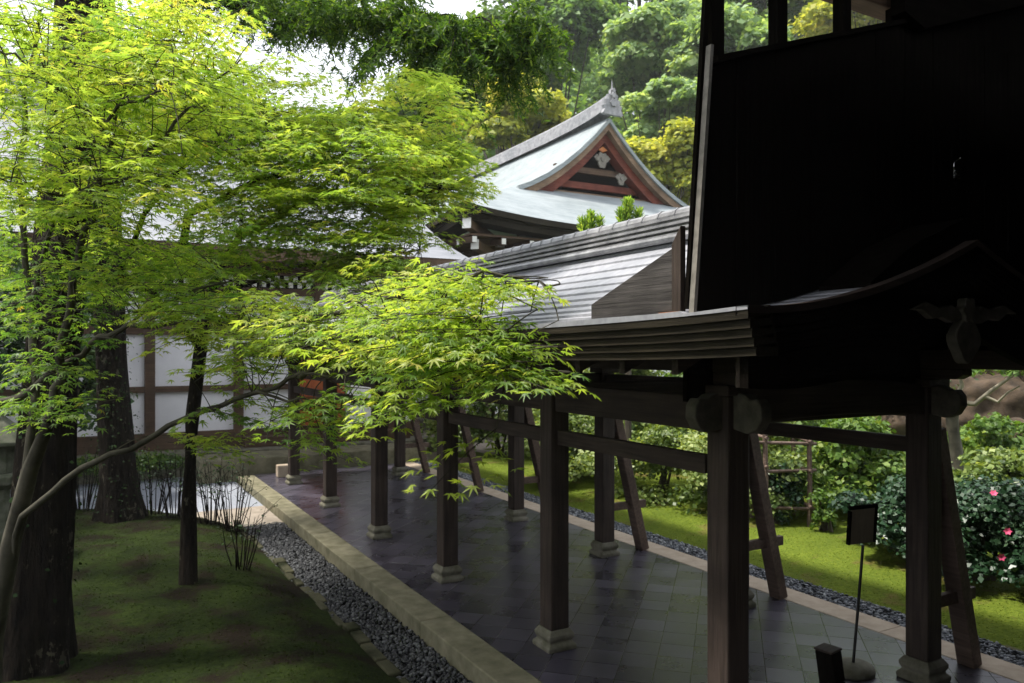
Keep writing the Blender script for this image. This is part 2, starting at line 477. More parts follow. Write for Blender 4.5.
def sn(x, y):
    return (math.sin(x*1.3+0.5)*math.cos(y*1.1+x*0.4)+0.5*math.sin(x*2.9+y*2.3)+0.3*math.sin(y*4.7-x*3.1))
def mound_h(x, y):
    edge = min((2.40-.03*max(0, y-6)-x)/1.2, (15.3 - max(0, x-0.6)*1.45 - y)/1.0)
    t = min(max(edge, -0.35), 1)
    s = t if t < 0 else (1-(1-t)**2)
    return -0.14 + 0.23*s + (0.035*sn(x, y)+.016*sn(x*3.1+2, y*2.7))*max(0.15, min(1, t)) + 0.10*min(max((0-x)/8, 0), 1)
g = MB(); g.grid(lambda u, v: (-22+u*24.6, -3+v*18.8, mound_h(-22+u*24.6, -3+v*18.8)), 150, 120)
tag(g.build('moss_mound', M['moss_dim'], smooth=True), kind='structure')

def lawn_h(x, y):
    t = min(max((x-7.42)/1.0, 0), 1)
    return -0.06 + 0.10*t + 0.03*sn(x*0.8, y*0.8)*t + 0.05*max(0, x-9.5)
g = MB(); g.grid(lambda u, v: (7.40+u*24, -4+v*22.5, lawn_h(7.40+u*24, -4+v*22.5)), 130, 110)
tag(g.build('moss_lawn', M['moss_sun'], smooth=True), kind='structure')

g = MB(); g.box(3.26, 6.65, 1.5, 17.3, -0.3, 0.0)
tag(g.build('tile_floor', M['tiles']), kind='structure')
g = MB()
yy = 1.5
while yy < 17.0:
    L = min(1.9 + 0.25*math.sin(yy*3), 17.1-yy)
    g.box(2.93, 3.255, yy+0.003, yy+L-0.003, -0.3, 0.022)
    yy += L
tag(g.build('stone_kerb', M['kerb_stone'], bevel=0.012), kind='structure')
g = MB()
yy = 0.5
while yy < 18.5:
    L = 2.1
    g.box(6.655, 7.0, yy+0.002, yy+L-0.002, -0.3, 0.006)
    yy += L
tag(g.build('border_paving', M['sand_stone'], bevel=0.008), kind='structure')
g = MB(); g.grid(lambda u, v: (2.1+u*0.86, 0.5+v*13.2, -0.17), 4, 20)
tag(g.build('gravel_bed', M['gravel_bed']), kind='structure')
g = MB(); g.grid(lambda u, v: (6.98+u*0.48, 0.5+v*17.5, -0.035), 4, 20)
tag(g.build('drain_bed', M['gravel_bed']), kind='structure')

# pebbles
t = (1+5**0.5)/2
ico = np.array([(-1,t,0),(1,t,0),(-1,-t,0),(1,-t,0),(0,-1,t),(0,1,t),(0,-1,-t),(0,1,-t),(t,0,-1),(t,0,1),(-t,0,-1),(-t,0,1)], float)
ico /= np.linalg.norm(ico[0])
icof = np.array([(0,11,5),(0,5,1),(0,1,7),(0,7,10),(0,10,11),(1,5,9),(5,11,4),(11,10,2),(10,7,6),(7,1,8),(3,9,4),(3,4,2),(3,2,6),(3,6,8),(3,8,9),(4,9,5),(2,4,11),(6,2,10),(8,6,7),(9,8,1)])
def pebbles(name, x0, x1, y0, y1, z, n, s0, s1, label):
    C = np.stack([rng.uniform(x0, x1, n), rng.uniform(y0, y1, n), z + rng.uniform(-0.004, 0.014, n)], 1)
    nr = np.stack([rng.normal(0, .35, n), rng.normal(0, .35, n), np.ones(n)], 1)
    T = ico * np.array([1.0, 0.75, 0.55])
    S = rng.uniform(s0, s1, n)
    V, F, ti = scatter(C, frames_from(nr, rng.uniform(0, 6.28, n)), S, T, icof, rng.random(n)**1.6)
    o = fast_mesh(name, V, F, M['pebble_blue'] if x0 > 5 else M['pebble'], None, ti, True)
    tag(o, label, 'gravel', kind='stuff')
pebbles('gravel', 2.24, 2.92, 3.0, 13.0, -0.155, 8500, 0.017, 0.036, 'dark grey gravel in the strip between moss mound and stone kerb')
pebbles('gravel', 7.01, 7.40, 2.0, 17.5, -0.022, 7000, 0.014, 0.028, 'blue grey gravel in the drain between sandy border and moss lawn')

def tufts(name, x0, x1, y0, y1, hf, n, s0, s1, mat, label, x2=None):
    xs_ = rng.uniform(x0, x1, n); ys_ = rng.uniform(y0, y1, n)
    C = np.array([(x, y, hf(x, y)+.003) for x, y in zip(xs_, ys_) if hf(x, y) > -.07])
    n = len(C)
    nr = np.stack([rng.normal(0, .8, n), rng.normal(0, .8, n), np.full(n, .8)], 1)
    T = np.array([(-.35, -.3, 0), (.35, -.3, 0), (.12, .9, .15), (-.12, .9, .15)])
    V, F, ti = scatter(C, frames_from(nr, rng.uniform(0, 6.28, n)), rng.uniform(s0, s1, n), T, np.array([(0, 1, 2, 3)]), np.clip(rng.normal(.45, .25, n), 0, 1))
    tag(fast_mesh(name, V, F, mat, None, ti), label, 'moss', kind='stuff')
M['tuft_dim'] = leafmat('moss_tufts_dim', [(0, (.02, .028, .006)), (.7, (.030, .050, .008)), (1, (.036, .030, .016))], .15, rough=.95, spec=.03)  # tuft colours darkened likewise, standing for shade on the mound
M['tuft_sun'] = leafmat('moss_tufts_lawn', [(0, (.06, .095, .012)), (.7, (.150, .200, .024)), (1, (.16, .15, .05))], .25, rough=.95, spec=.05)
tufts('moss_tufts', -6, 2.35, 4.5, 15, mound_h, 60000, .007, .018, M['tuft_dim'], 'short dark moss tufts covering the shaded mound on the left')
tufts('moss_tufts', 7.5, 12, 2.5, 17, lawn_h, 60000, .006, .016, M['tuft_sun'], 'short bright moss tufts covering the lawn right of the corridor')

# rough stone edging of the two beds
g = MB()
yy = 2.5
while yy < 13.0:
    L = random.uniform(0.22, 0.5)
    xx = 2.42 - .03*max(0, yy-6) + random.uniform(-0.03, 0.03)
    g.box(xx-random.uniform(.03, .08), xx+random.uniform(.02, .08), yy+.01, yy+L-.01, -0.3, -0.10+random.uniform(-.04, .03))
    yy += L
tag(g.build('stone_edging', M['edging'], bevel=0.02), kind='structure')
g = MB()
yy = 1.0
while yy < 17.5:
    L = random.uniform(0.18, 0.42)
    xx = 7.44 + random.uniform(-0.03, 0.03)
    g.box(xx-random.uniform(.015, .05), xx+random.uniform(.02, .05), yy+.01, yy+L-random.uniform(.01, .08), -0.3, -0.045+random.uniform(-.03, .02))
    yy += L
tag(g.build('lawn_edging', M['soil'], bevel=0.02), kind='structure')

g = MB(); g.grid(lambda u, v: (-30+u*32.92, 12.9+v*1.55, -0.135), 20, 6)
tag(g.build('path', M['path']), kind='structure')
g = MB(); g.grid(lambda u, v: (-30+u*32.92, 14.3+v*5.5, -0.139), 20, 4)
tag(g.build('raked_gravel', M['gravel_pale']), kind='structure')
g = MB(); g.grid(lambda u, v: (7.0+u*20, 17.4+v*8, 0.02), 10, 6)
tag(g.build('courtyard', M['path']), kind='structure')

# ================================================================ COVERED CORRIDOR
XC, XL, XR = 4.905, 3.77, 6.04
PY = [3.86, 5.93, 8.27, 10.63, 13.15, 15.72]
Y0, Y1 = 2.79, 17.4
EX = XC - 2.92                      # half width to eave
def eave_up(y):
    return 0.055*math.exp(-(y-Y0)/1.1)
def roof_z(x, y):                    # top surface
    t = 1 - abs(x-XC)/EX
    return 2.862 + eave_up(y)*(1-t)**2 + (0.90 if y > 3.28 else 0.52)*max(t, 0)**1.6
cor = thing('covered_corridor', 'open timber corridor with silver shingled roof running beside the moss garden', 'corridor', (XC, 10, 0))

# roof: courses of shingles
ys = [Y0, 3.0, 3.26, 3.29] + [Y0+0.25*i for i in range(3, 9)] + [5.5+i for i in range(0, 12)] + [Y1]
g = MB(); NC = 13
for side in (-1, 1):
    for k in range(NC):
        xa = XC + side*EX*(1 - k/NC); xb = XC + side*EX*(1-(k+1.12)/NC if k < NC-1 else 0.0)
        A = [(xa, y, roof_z(xa, y)+(0.022 if y > 3.28 else 0.006)+0.003*math.sin(y*5+k)) for y in ys]
        B = [(xb, y, roof_z(xb, y)+0.0) for y in ys]
        A0 = [(xa, y, roof_z(xa, y)-0.012) for y in ys]
        g.strip(A, B); g.strip(A0, A)
roof = g.build('roof', M['shingle'], cor, fix=False)
# sheathing under the shingles (closed shell)
g = MB()
xs = [XC-EX+0.02+(2*EX-0.04)*i/24 for i in range(25)]
def shell(g, ztop, zbot, ya, yb):
    top = [[(x, y, roof_z(x, y)-ztop) for x in xs] for y in (ya, 3.26, 3.3, 4.2, 6, yb)]
    bot = [[(x, y, roof_z(x, y)-zbot) for x in xs] for y in (ya, 3.26, 3.3, 4.2, 6, yb)]
    for rows in (top, bot):
        for a, b in zip(rows[:-1], rows[1:]): g.strip(a, b)
    g.strip(top[0], bot[0]); g.strip(top[-1], bot[-1])
    for e in (0, -1):
        g.strip([r[e] for r in top], [r[e] for r in bot])
shell(g, 0.012, 0.10, Y0+0.015, Y1-0.01)
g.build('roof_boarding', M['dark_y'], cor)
# layered eave edge, five thin layers stepping inwards downwards, both sides and round the gable
for side in (-1, 1):
    g = MB()
    for k in range(5):
        o1 = EX - 0.004 - 0.014*k
        zt = 0.014 + 0.047*k; zb = zt + 0.044
        A = []
        xo = XC + side*o1; xi = XC + side*(o1-0.16)
        po = [(xo, y, roof_z(XC-EX, y)-zt) for y in ys]; pu = [(xo, y, roof_z(XC-EX, y)-zb) for y in ys]
        qo = [(xi, y, roof_z(XC-EX, y)-zt+0.03) for y in ys]; qu = [(xi, y, roof_z(XC-EX, y)-zb) for y in ys]
        g.strip(po, pu); g.strip(pu, qu); g.strip(po, qo)
        g.add([po[0], pu[0], qu[0], qo[0]], [(0, 1, 2, 3)]); g.add([po[-1], pu[-1], qu[-1], qo[-1]], [(0, 1, 2, 3)])
    g.build('eave_fascia', M['fascia'], cor, fix=False)
g = MB()
for k in range(5):
    ya = Y0 + 0.006 + 0.012*k; yb = ya + 0.14
    zt = 0.014+0.045*k; zb = zt+0.042
    rows = []
    xk = [XC-EX+0.02+0.014*k + (2*EX-0.04-0.028*k)*i/40 for i in range(41)]
    a = [(x, ya, roof_z(x, Y0)-zt) for x in xk]; b_ = [(x, ya, roof_z(x, Y0)-zb) for x in xk]
    c_ = [(x, yb, roof_z(x, Y0)-zt) for x in xk]; d_ = [(x, yb, roof_z(x, Y0)-zb) for x in xk]
    g.strip(a, b_); g.strip(b_, d_); g.strip(a, c_); g.strip(c_, d_)
g.build('gable_edge', M['dark_x'], cor, fix=False)
g = MB()
xv = [XC-EX-0.004 + (2*EX+.008)*i/60 for i in range(61)]
a = [(x, Y0-.012, roof_z(x, Y0)+.010) for x in xv]; b_ = [(x, Y0-.012, roof_z(x, Y0)-.03) for x in xv]
c_ = [(x, Y0+.075, roof_z(x, Y0)+.010) for x in xv]
g.strip(a, b_); g.strip(a, c_); g.strip(c_, [(x, y+.002, z-.05) for x, y, z in c_])
g.build('verge_cap', M['wood_x'], cor, fix=False)
# barge boards
for side in (-1, 1):
    g = MB(); pts = []
    up = []; dn = []
    for i in range(21):
        u = i/20; x = XC + side*(EX-0.10)*(1-u)
        z = roof_z(x, Y0) - 0.245
        up.append((x, z)); dn.append((x, z - 0.17 - 0.10*u - 0.03*math.sin(u*math.pi)))
    poly = [(x, Y0+0.09, z) for x, z in up] + [(x, Y0+0.09, z) for x, z in reversed(dn)]
    A = [(x, Y0+0.09, z) for x, z in up]; B = [(x, Y0+0.09, z) for x, z in dn]
    A2 = [(x, Y0+0.15, z) for x, z in up]; B2 = [(x, Y0+0.15, z) for x, z in dn]
    g.strip(A, B); g.strip(B, B2); g.strip(B2, A2); g.strip(A2, A)
    g.add([A[0], B[0], B2[0], A2[0]], [(0, 1, 2, 3)])
    g.build('barge_board', M['dark_x'] if side > 0 else M['dark_x'], cor)
# gable pendant carving
def blob_outline(cx, cz, R0, lobes, amp, n=48, sx=1, sz=1, ph=0):
    return [(cx+sx*(R0+amp*math.cos(lobes*a+ph))*math.cos(a), cz+sz*(R0+amp*math.cos(lobes*a+ph))*math.sin(a)) for a in [2*math.pi*i/n for i in range(n)]]
g = MB()
g.prism([(x, Y0+0.03, z) for x, z in blob_outline(XC-0.02, 2.77, 0.125, 4, 0.012, sz=1.15, ph=0.4)], (0, 0.07, 0))
g.prism([(x, Y0+0.02, z) for x, z in blob_outline(XC-0.02, 2.95, 0.075, 6, 0.012)], (0, 0.06, 0))
for s in (-1, 1):
    w = [(0, 0.02), (0.10, 0.06), (0.22, 0.04), (0.36, 0.075), (0.52, 0.02), (0.40, 0.02), (0.30, -0.03), (0.20, -0.02), (0.10, -0.05), (0, -0.03)]
    g.prism([(XC-0.02+s*(0.06+a), Y0+0.04, 2.92+c) for a, c in w], (0, 0.05, 0))
g.build('gable_pendant', M['carving_dim'], cor, bevel=0.008)
# ridge: tile stack
g = MB()
g.box(XC-0.10, XC+0.10, 3.31, Y1, 3.60, 3.93)
for zz, ww in ((3.745, .185), (3.80, .165), (3.855, .148), (3.91, .13)):
    g.box(XC-ww, XC+ww, 3.31, Y1, zz, zz+.024)
g.tube([(XC, 3.31, 3.955), (XC, Y1, 3.955)], 0.075, 12)
for i in range(60):
    y = 3.35+i*0.24
    if y > Y1-0.1: break
    g.tube([(XC, y, 3.955), (XC, y+0.02, 3.955)], 0.083, 12)
for s in (-1, 1):
    g.tube([(XC+s*0.19, 3.31, 3.72), (XC+s*0.19, Y1, 3.72)], 0.035, 8)
g.build('ridge', M['ridge_tile'], cor)
# posts with stone bases
post_prof = [(0, .146), (.045, .149), (.058, .134), (.07, .119), (.082, .119), (.115, .136), (.140, .134), (.172, .112), (.182, .108)]
for yk0 in PY:
    for xk in (XL, XR):
        yk = yk0 if yk0 != PY[0] else yk0 + (-.085 if xk == XL else 0.0)
        g = MB(); g.box(xk-.098, xk+.098, yk-.098, yk+.098, .18, 2.40)
        p = g.build('post', M['wood_z'], cor, bevel=0.014)
        g = MB(); g.lathe(post_prof, (xk, yk, 0.0), sq=True)
        g.build('stone_base', M['stone'], p, bevel=0.010)
        g = MB()
        g.box(xk-.14, xk+.14, yk-.14, yk+.14, 2.402, 2.47)
        g.prism([(xk-.07, yk+a, z) for a, z in [(-.36, 2.55), (-.36, 2.50), (-.30, 2.47), (.30, 2.47), (.36, 2.50), (.36, 2.55)]], (.14, 0, 0))
        g.build('bracket', M['wood_y'], p, bevel=0.01)
# braces outside the right-hand row with their short ties
for yk in PY:
    g = MB(); g.bar((XR+.62, yk-.02, 0.0), (XR+.10, yk-.02, 2.05), .125, .15, (0, 1, 0))
    b_ = g.build('brace', M['red_y'], cor, bevel=0.01)
    g = MB(); g.bar((XR+.10, yk-.02, .62), (XR+.66, yk-.02, .62), .06, .10)
    g.build('brace_tie', M['red_y'], b_, bevel=0.006)
# beams along the rows
for xk in (XL, XR):
    for a, b_ in zip(PY[:-1], PY[1:]):
        g = MB(); g.box(xk-.055, xk+.055, a+.1, b_-.1, 2.15, 2.385); g.build('head_beam', M['wood_y'], cor, bevel=.008)
        g = MB(); g.box(xk-.032, xk+.032, a+.1, b_-.1, 1.85, 1.98); g.build('rail_beam', M['wood_y'], cor, bevel=.006)
    g = MB(); g.box(xk-.075, xk+.075, Y0+.16, Y1-.1, 2.552, 2.70); g.build('purlin', M['wood_y'], cor, bevel=.008)
for yk in PY:
    g = MB()
    g.box(XL+.1, XR-.1, yk-.06, yk+.06, 2.19, 2.40)
    g.build('tie_beam', M['wood_x'], cor, bevel=.01)
# front portal: arched beam, boarding and carved noses
g = MB()
n = 20
lo = [(XL+.1+(XR-XL-.2)*i/n) for i in range(n+1)]
poly = [(x, PY[0]-.075, 2.17+.05*math.sin(math.pi*(x-XL)/(XR-XL))) for x in lo] + [(x, PY[0]-.075, 2.41+.07*math.sin(math.pi*(x-XL)/(XR-XL))) for x in reversed(lo)]
g.prism(poly, (0, .15, 0)); g.build('rainbow_beam', M['wood_x'], cor, bevel=.01)
g = MB()
xg = [XL-.3+(XR-XL+.6)*i/24 for i in range(25)]
g.prism([(x, PY[0]-.02, 2.36) for x in xg] + [(x, PY[0]-.02, roof_z(x, PY[0])-.11) for x in reversed(xg)], (0, .04, 0))
g.build('gable_boarding', M['dark_x'], cor)
def nose(px_, py_, dx, dy):
    pr = [(0.0, -.13), (.12, -.15), (.20, -.12), (.245, -.05), (.24, .03), (.20, .08), (.15, .07), (.10, .10), (0, .12)]
    g = MB()
    g.prism([(px_+dx*a - .05*abs(dy), py_+dy*a - .05*abs(dx), 2.31+z) for a, z in pr], (.1*abs(dy), .1*abs(dx), 0))
    return g.build('beam_nose', M['carving_dim'], cor, bevel=.012)
nose(XL, PY[0]-.175, 0, -1); nose(XL-.09, PY[0]-.085, -1, 0)
nose(XR+.09, PY[0], 1, 0); nose(XR, PY[0]-.09, 0, -1)
# rafters, both slopes: countable
k = 0
y = 2.98
while y < Y1-.2:
    for side in (-1, 1):
        pts = [XC+side*(EX-.14), XC+side*(EX*.62), XC+side*(EX*.3), XC+side*.05]
        g = MB()
        hh = .165 if k == 0 else .10
        top = [(x, y-.028, roof_z(x, y)-(.245 if i == 0 else .12 + .125*(1-i/1.0) if i < 1 else .115)) for i, x in enumerate(pts)]
        bot = [(x, yy_, z-hh) for (x, yy_, z) in top]
        g.prism(top + bot[::-1], (0, .056, 0))
        g.build('rafter', M['wood_x'], cor)
    y += .51; k += 1

# ================================================================ NEAR HALL (dark timber wall standing over the corridor gable)
hall = thing('timber_hall', 'black weathered timber hall wall rising over the near gable of the corridor', 'hall', (6.5, 3.23, 0))
WY = 3.23
# boards of the wall
xk = [2.985+(8.6-2.985)*i/36 for i in range(37)]
def wall_bot(x):
    if x < XC+EX: return roof_z(x, WY)+.012
    return 2.6
def wall_top(x):
    return min(4.29+(x-3.0)*.335, 4.94)
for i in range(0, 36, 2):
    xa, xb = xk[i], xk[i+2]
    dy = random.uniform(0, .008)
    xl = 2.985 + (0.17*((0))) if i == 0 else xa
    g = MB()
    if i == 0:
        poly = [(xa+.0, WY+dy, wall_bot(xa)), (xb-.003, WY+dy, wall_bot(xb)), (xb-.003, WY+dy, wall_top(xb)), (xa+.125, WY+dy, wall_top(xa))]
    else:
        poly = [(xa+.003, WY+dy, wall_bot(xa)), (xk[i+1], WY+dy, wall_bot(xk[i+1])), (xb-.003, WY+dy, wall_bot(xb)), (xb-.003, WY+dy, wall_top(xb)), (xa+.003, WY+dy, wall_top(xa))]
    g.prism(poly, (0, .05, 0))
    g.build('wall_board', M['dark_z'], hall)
g = MB()
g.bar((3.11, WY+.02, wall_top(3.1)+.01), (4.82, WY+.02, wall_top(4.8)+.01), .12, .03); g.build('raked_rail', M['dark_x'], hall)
# corner board at the left edge of the wall; light on its edge put in as pale wood
g = MB()
g.prism([(2.962, WY-.005, 2.905), (2.984, WY-.005, 2.905), (3.114, WY-.005, 4.42), (3.092, WY-.005, 4.42)], (0, .04, 0))
g.build('corner_board', M['carving'], hall)
g = MB()
g.prism([(2.955, WY+.037, 2.93), (2.990, WY+.037, 2.93), (3.150, WY+.037, 5.0), (3.115, WY+.037, 5.0)], (0, .03, 0))
g.build('corner_batten', M['dark_z'], hall)
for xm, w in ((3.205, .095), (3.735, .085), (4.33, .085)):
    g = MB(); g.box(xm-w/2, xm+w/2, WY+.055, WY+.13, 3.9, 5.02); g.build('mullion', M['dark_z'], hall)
# added near-black block hiding the lit gable roof, standing in for deep shade
g = MB(); xr = [3.98+(5.85-3.98)*i/12 for i in range(13)]
g.prism([(x, 2.86, roof_z(x, 3.0)-.004) for x in xr] + [(x, 2.86, roof_z(x, 3.0)+.03+.13*min(1, (x-3.98)/.4)) for x in reversed(xr)], (0, .36, 0))
g.build('roof_shade_block', M['dark_x'], hall)
# side board: tapered planks resting on the eave edge
g = MB()
g.prism([(2.945, 3.385, 2.91), (2.945, 4.18, 2.885), (2.945, 4.18, 3.00), (2.945, 3.385, 3.28)], (.035, 0, 0))
g.build('flank_plank', M['grey_plank'], hall, bevel=.004)
g = MB()
g.prism([(2.938, WY+.075, 2.915), (2.938, 3.38, 2.91), (2.938, 3.38, 3.30), (2.938, WY+.075, 3.40)], (.04, 0, 0)); g.build('flank_plank', M['wood_z'], hall, bevel=.004)
g = MB()
g.bar((2.937, WY+.08, 2.9), (2.937, WY+.25, 2.897), .02, .035); g.bar((2.937, WY+.25, 2.897), (2.937, 4.3, 2.872), .014, .016)
g.build('rusty_flashing', M['rust'], hall)
# lintel, eave and roof of the near hall; unseen rear parts stretched to block light
g = MB(); g.box(2.5, 9.5, 3.30, 3.46, 5.02, 5.30); g.build('lintel', M['hall_brown'], hall, bevel=.01)
g = MB(); g.prism([(4.73, 3.15, 4.93), (4.95, 3.15, 4.86), (8.8, 3.15, 6.2), (8.8, 3.15, 6.6), (4.73, 3.15, 5.2)], (0, .1, 0)); g.build('raking_beam', M['dark_x'], hall)
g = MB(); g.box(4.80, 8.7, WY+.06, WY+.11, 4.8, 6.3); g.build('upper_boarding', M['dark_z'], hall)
g = MB()
g.prism([(2.3, 3.9, 5.32), (2.3, .6, 6.3), (2.3, .6, 6.5), (2.3, 3.9, 5.5)], (9.2, 0, 0))
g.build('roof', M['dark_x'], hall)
g = MB(); g.prism([(-6.5, 2.3, 4.75), (-6.5, -9.0, 6.5), (-6.5, -9.0, 6.7), (-6.5, 2.3, 4.9)], (18, 0, 0)); g.build('rear_roof_blocker', M['dark_x'], hall)  # unseen roof, stretched left to cut sky light from behind
g = MB(); g.box(-6.5, 9.3, -3.6, -3.4, 0, 6.3); g.build('rear_wall_blocker', M['dark_x'], hall)  # unseen wall, stretched left to block light from behind
g = MB(); g.box(9.1, 9.3, -3.4, 3.2, 0, 5.6); g.build('side_wall', M['dark_y'], hall)
g = MB(); g.box(-2.5, 9.1, -3.4, 1.2, .92, 1.05); g.build('veranda_floor', M['wood_x'], hall)
for xx in (-2.3, 0.9, 4.0, 8.9):
    g = MB(); g.box(xx-.1, xx+.1, .9, 1.1, -.2, .918); g.build('veranda_post', M['wood_z'], hall)
# iron hook with rings on the wall
hk = thing('iron_hook', 'small dark iron hook with ringed shank hanging on the black wall', 'hook', (5.07, WY-.05, 3.75))
hc = W(955, 172, 4.93)
hc = Vector((hc.x*(3.17/hc.y), 3.17, 2.7+(hc.z-2.7)*(3.17/hc.y)))
hk.location = hc
g = MB(); g.tube([hc+Vector((0, 0, -.05)), hc+Vector((.0, 0, .06)), hc+Vector((.012, 0, .085)), hc+Vector((.03, 0, .10)), hc+Vector((.055, -.0, .105)), hc+Vector((.07, .05, .10))], .011, 10); g.build('shank', M['bright_iron'], hk, smooth=True)
for i in range(4):
    g = MB(); z = -.055+.025*i; r = .036-.004*i
    g.lathe([(z, r*.75), (z+.007, r), (z+.014, r*.75)], hc, 14); g.build('ring', M['bright_iron'], hk)

# ================================================================ WHITE-WALLED HALL at the far end
wh = thing('plastered_hall', 'long hall with white plaster panels, brown rails and grey roof behind the maples', 'hall', (-3, 20, 0))
FY = 19.5
g = MB(); g.box(-22, 8.2, FY-.9, FY+9, -.3, .38); g.build('stone_base', M['stone'], wh, bevel=.02)
g = MB(); g.box(-22, 8.0, FY+.06, FY+9, .38, 5.2); g.build('wall', M['plaster'], wh)
px_list = [-22 + 1.95*i for i in range(16)]
for xp in px_list:
    g = MB(); g.box(xp-.11, xp+.11, FY-.06, FY+.12, .38, 5.0); g.build('post', M['hall_brown'], wh, bevel=.01)
for z0, z1, t_ in ((.38, .78, .05), (1.72, 1.86, .04), (3.05, 3.30, .05), (4.05, 4.22, .05), (4.55, 5.0, .07)):
    g = MB(); g.box(-22, 8.05, FY-t_+.0, FY+.055, z0, z1); g.build('rail', M['hall_brown'], wh)
g = MB(); g.box(-22, 8.0, FY-.02, FY+.052, 4.22, 4.55); o = g.build('lattice', M['dark_x'], wh)
g = MB()
x = -8.0
while x < 7.5:
    for r_ in range(2):
        g.box(x+.09*r_*0+(.11 if r_ else 0), x+(.11 if r_ else 0)+.11, FY-.03, FY-.022, 4.25+.15*r_, 4.38+.15*r_)
    x += .22
g.build('lattice_opening', M['white_paint'], o)
# entrance
for xa, xb, mt, nm in ((4.72, 5.55, 'door_red', 'door'), (5.62, 5.95, 'door_red', 'door_jamb'), (5.98, 6.75, 'white_paint', 'screen')):
    g = MB(); g.box(xa, xb, FY-.10, FY-.075, .8, 3.05); g.build(nm, M[mt], wh, bevel=.01)
g = MB(); g.box(3.4, 7.6, FY-.5, FY-.08, .38, .62); g.build('threshold', M['hall_brown'], wh, bevel=.02)
# roof
def whz(t): return 5.05 + 4.9*(0.55*t+0.45*t*t)
g = MB()
g.grid(lambda u, v: (-23+u*32, 18.1+v*8.4, whz(v)), 8, 14)
g.grid(lambda u, v: (-23+u*32, 34.9-v*8.4, whz(v)), 8, 14)
g.build('roof', M['hall_tile'], wh)
g = MB(); g.box(-23, 9, 18.12, 18.4, 4.75, 5.04); g.box(-23, 9, 18.2, 19.45, 4.90, 4.97); g.build('eave_fascia', M['hall_brown'], wh)
g = MB(); g.box(-23, 9, 26.2, 26.8, 9.8, 10.5); g.build('ridge', M['ridge_tile'], wh)
# stone step at the corridor's far end
sp = MB(); sp.box(2.2, 7.4, 17.42, 18.55, -.3, .34); tag(sp.build('stone_step', M['kerb_stone'], bevel=.02), 'long pale stone step across the far end of the corridor', 'step')
sp = MB(); c_ = W(283, 478, 16.4); sp.box(c_.x-.13, c_.x+.13, c_.y-.1, c_.y+.1, 0, .26); tag(sp.build('stone_block', M['sand_stone'], bevel=.02), 'small pale stone block beside the farthest left post', 'stone')

# ================================================================ MAIN HALL with hip-and-gable roof
mh = thing('gabled_hall', 'large hall with pale curved hip and gable roof above the corridor ridge', 'hall', (16.3, 28, 0))
HX, HY0, HYB = 16.3, 22.0, 38.0
def sz(s): return 10.9 - 1.13*s + .102*s*s if s < 3.35 else 8.26 - .447*(s-3.35) - .010*(s-3.35)**2
SMAX, SG = 7.1, 3.35
EY = 19.2
def corner_up(a): return .38*max(0, a)**2.5
g = MB()
# left & right main slopes, from the verge back; below the gable foot they run on to the hip
for side in (-1, 1):
    NS = 22
    rows = []
    for i in range(NS+1):
        s = SMAX*i/NS
        if s <= SG: ys_ = HY0
        else: ys_ = 22.6 - (22.6-EY)*(s-SG)/(SMAX-SG)
        row = []
        for j in range(15):
            v = j/14
            y = ys_ + (HYB-ys_)*v
            up = corner_up(1-min(1, (y-EY)/6.0))*max(0, (s-SG)/(SMAX-SG))
            row.append((HX+side*s, y, sz(s)+up+.012*(i % 2)))
        rows.append(row)
    for a, b_ in zip(rows[:-1], rows[1:]): g.strip(a, b_)
# front skirt
NS = 14
rows = []
for i in range(NS+1):
    q = i/NS
    y = 22.6 - (22.6-EY)*q
    s_ = SG + (SMAX-SG)*q
    row = []
    for j in range(31):
        u = -1+2*j/30
        up = corner_up((abs(u)-.15)/.85)*q
        row.append((HX+u*s_, y, sz(s_)+up))
    rows.append(row)
for a, b_ in zip(rows[:-1], rows[1:]): g.strip(a, b_)
g.build('roof', M['patina'], mh, fix=False, smooth=True)
eave_front = rows[-1]
# back wall of the roof's front under the gable: gable face, recessed
g = MB()
gp = []
for i in range(21):
    s = -SG+2*SG*i/20
    gp.append((HX+s, 22.75, sz(abs(s))-.32))
g.prism([(HX+SG, 22.75, 8.1), (HX-SG, 22.75, 8.1)] + gp, (0, .1, 0))
gf = g.build('gable_face', M['dark_x'], mh)
g = MB(); g.box(HX-2.3, HX+2.3, 22.62, 22.74, 8.42, 8.66); g.build('gable_rail', M['hall_red'], gf, bevel=.01)
g = MB(); g.box(HX-1.9, HX+1.9, 22.60, 22.74, 8.98, 9.20); g.build('gable_beam', M['hall_brown'], gf, bevel=.01)
g = MB(); g.box(HX-3.1, HX+3.1, 22.50, 22.74, 8.10, 8.26); g.build('gable_sill', M['hall_tan'], gf, bevel=.01)
# verge: layered edge, tan barge board, inner red barge board
def band(g, y0, y1, o0, o1, smax):
    for side in (-1, 1):
        A = []; B = []; A2 = []; B2 = []
        for i in range(25):
            s = smax*i/24
            z = sz(s)
            flat = 1.0
            A.append((HX+side*s, y0, z-o0)); B.append((HX+side*s, y0, z-o1))
            A2.append((HX+side*s, y1, z-o0)); B2.append((HX+side*s, y1, z-o1))
        g.strip(A, B); g.strip(B, B2); g.strip(B2, A2); g.strip(A2, A)
        g.add([A[-1], B[-1], B2[-1], A2[-1]], [(0, 1, 2, 3)])
g = MB(); band(g, HY0-.02, HY0+.8, .01, .16, SG+.35); g.build('verge_edge', M['patina'], mh, fix=False)
g = MB(); band(g, HY0+.06, HY0+.75, .165, .42, SG+.15); g.build('barge_board', M['hall_tan'], mh, fix=False)
g = MB(); band(g, HY0+.30, HY0+.72, .425, .80, SG-.15); g.build('inner_barge_board', M['hall_red'], mh, fix=False)
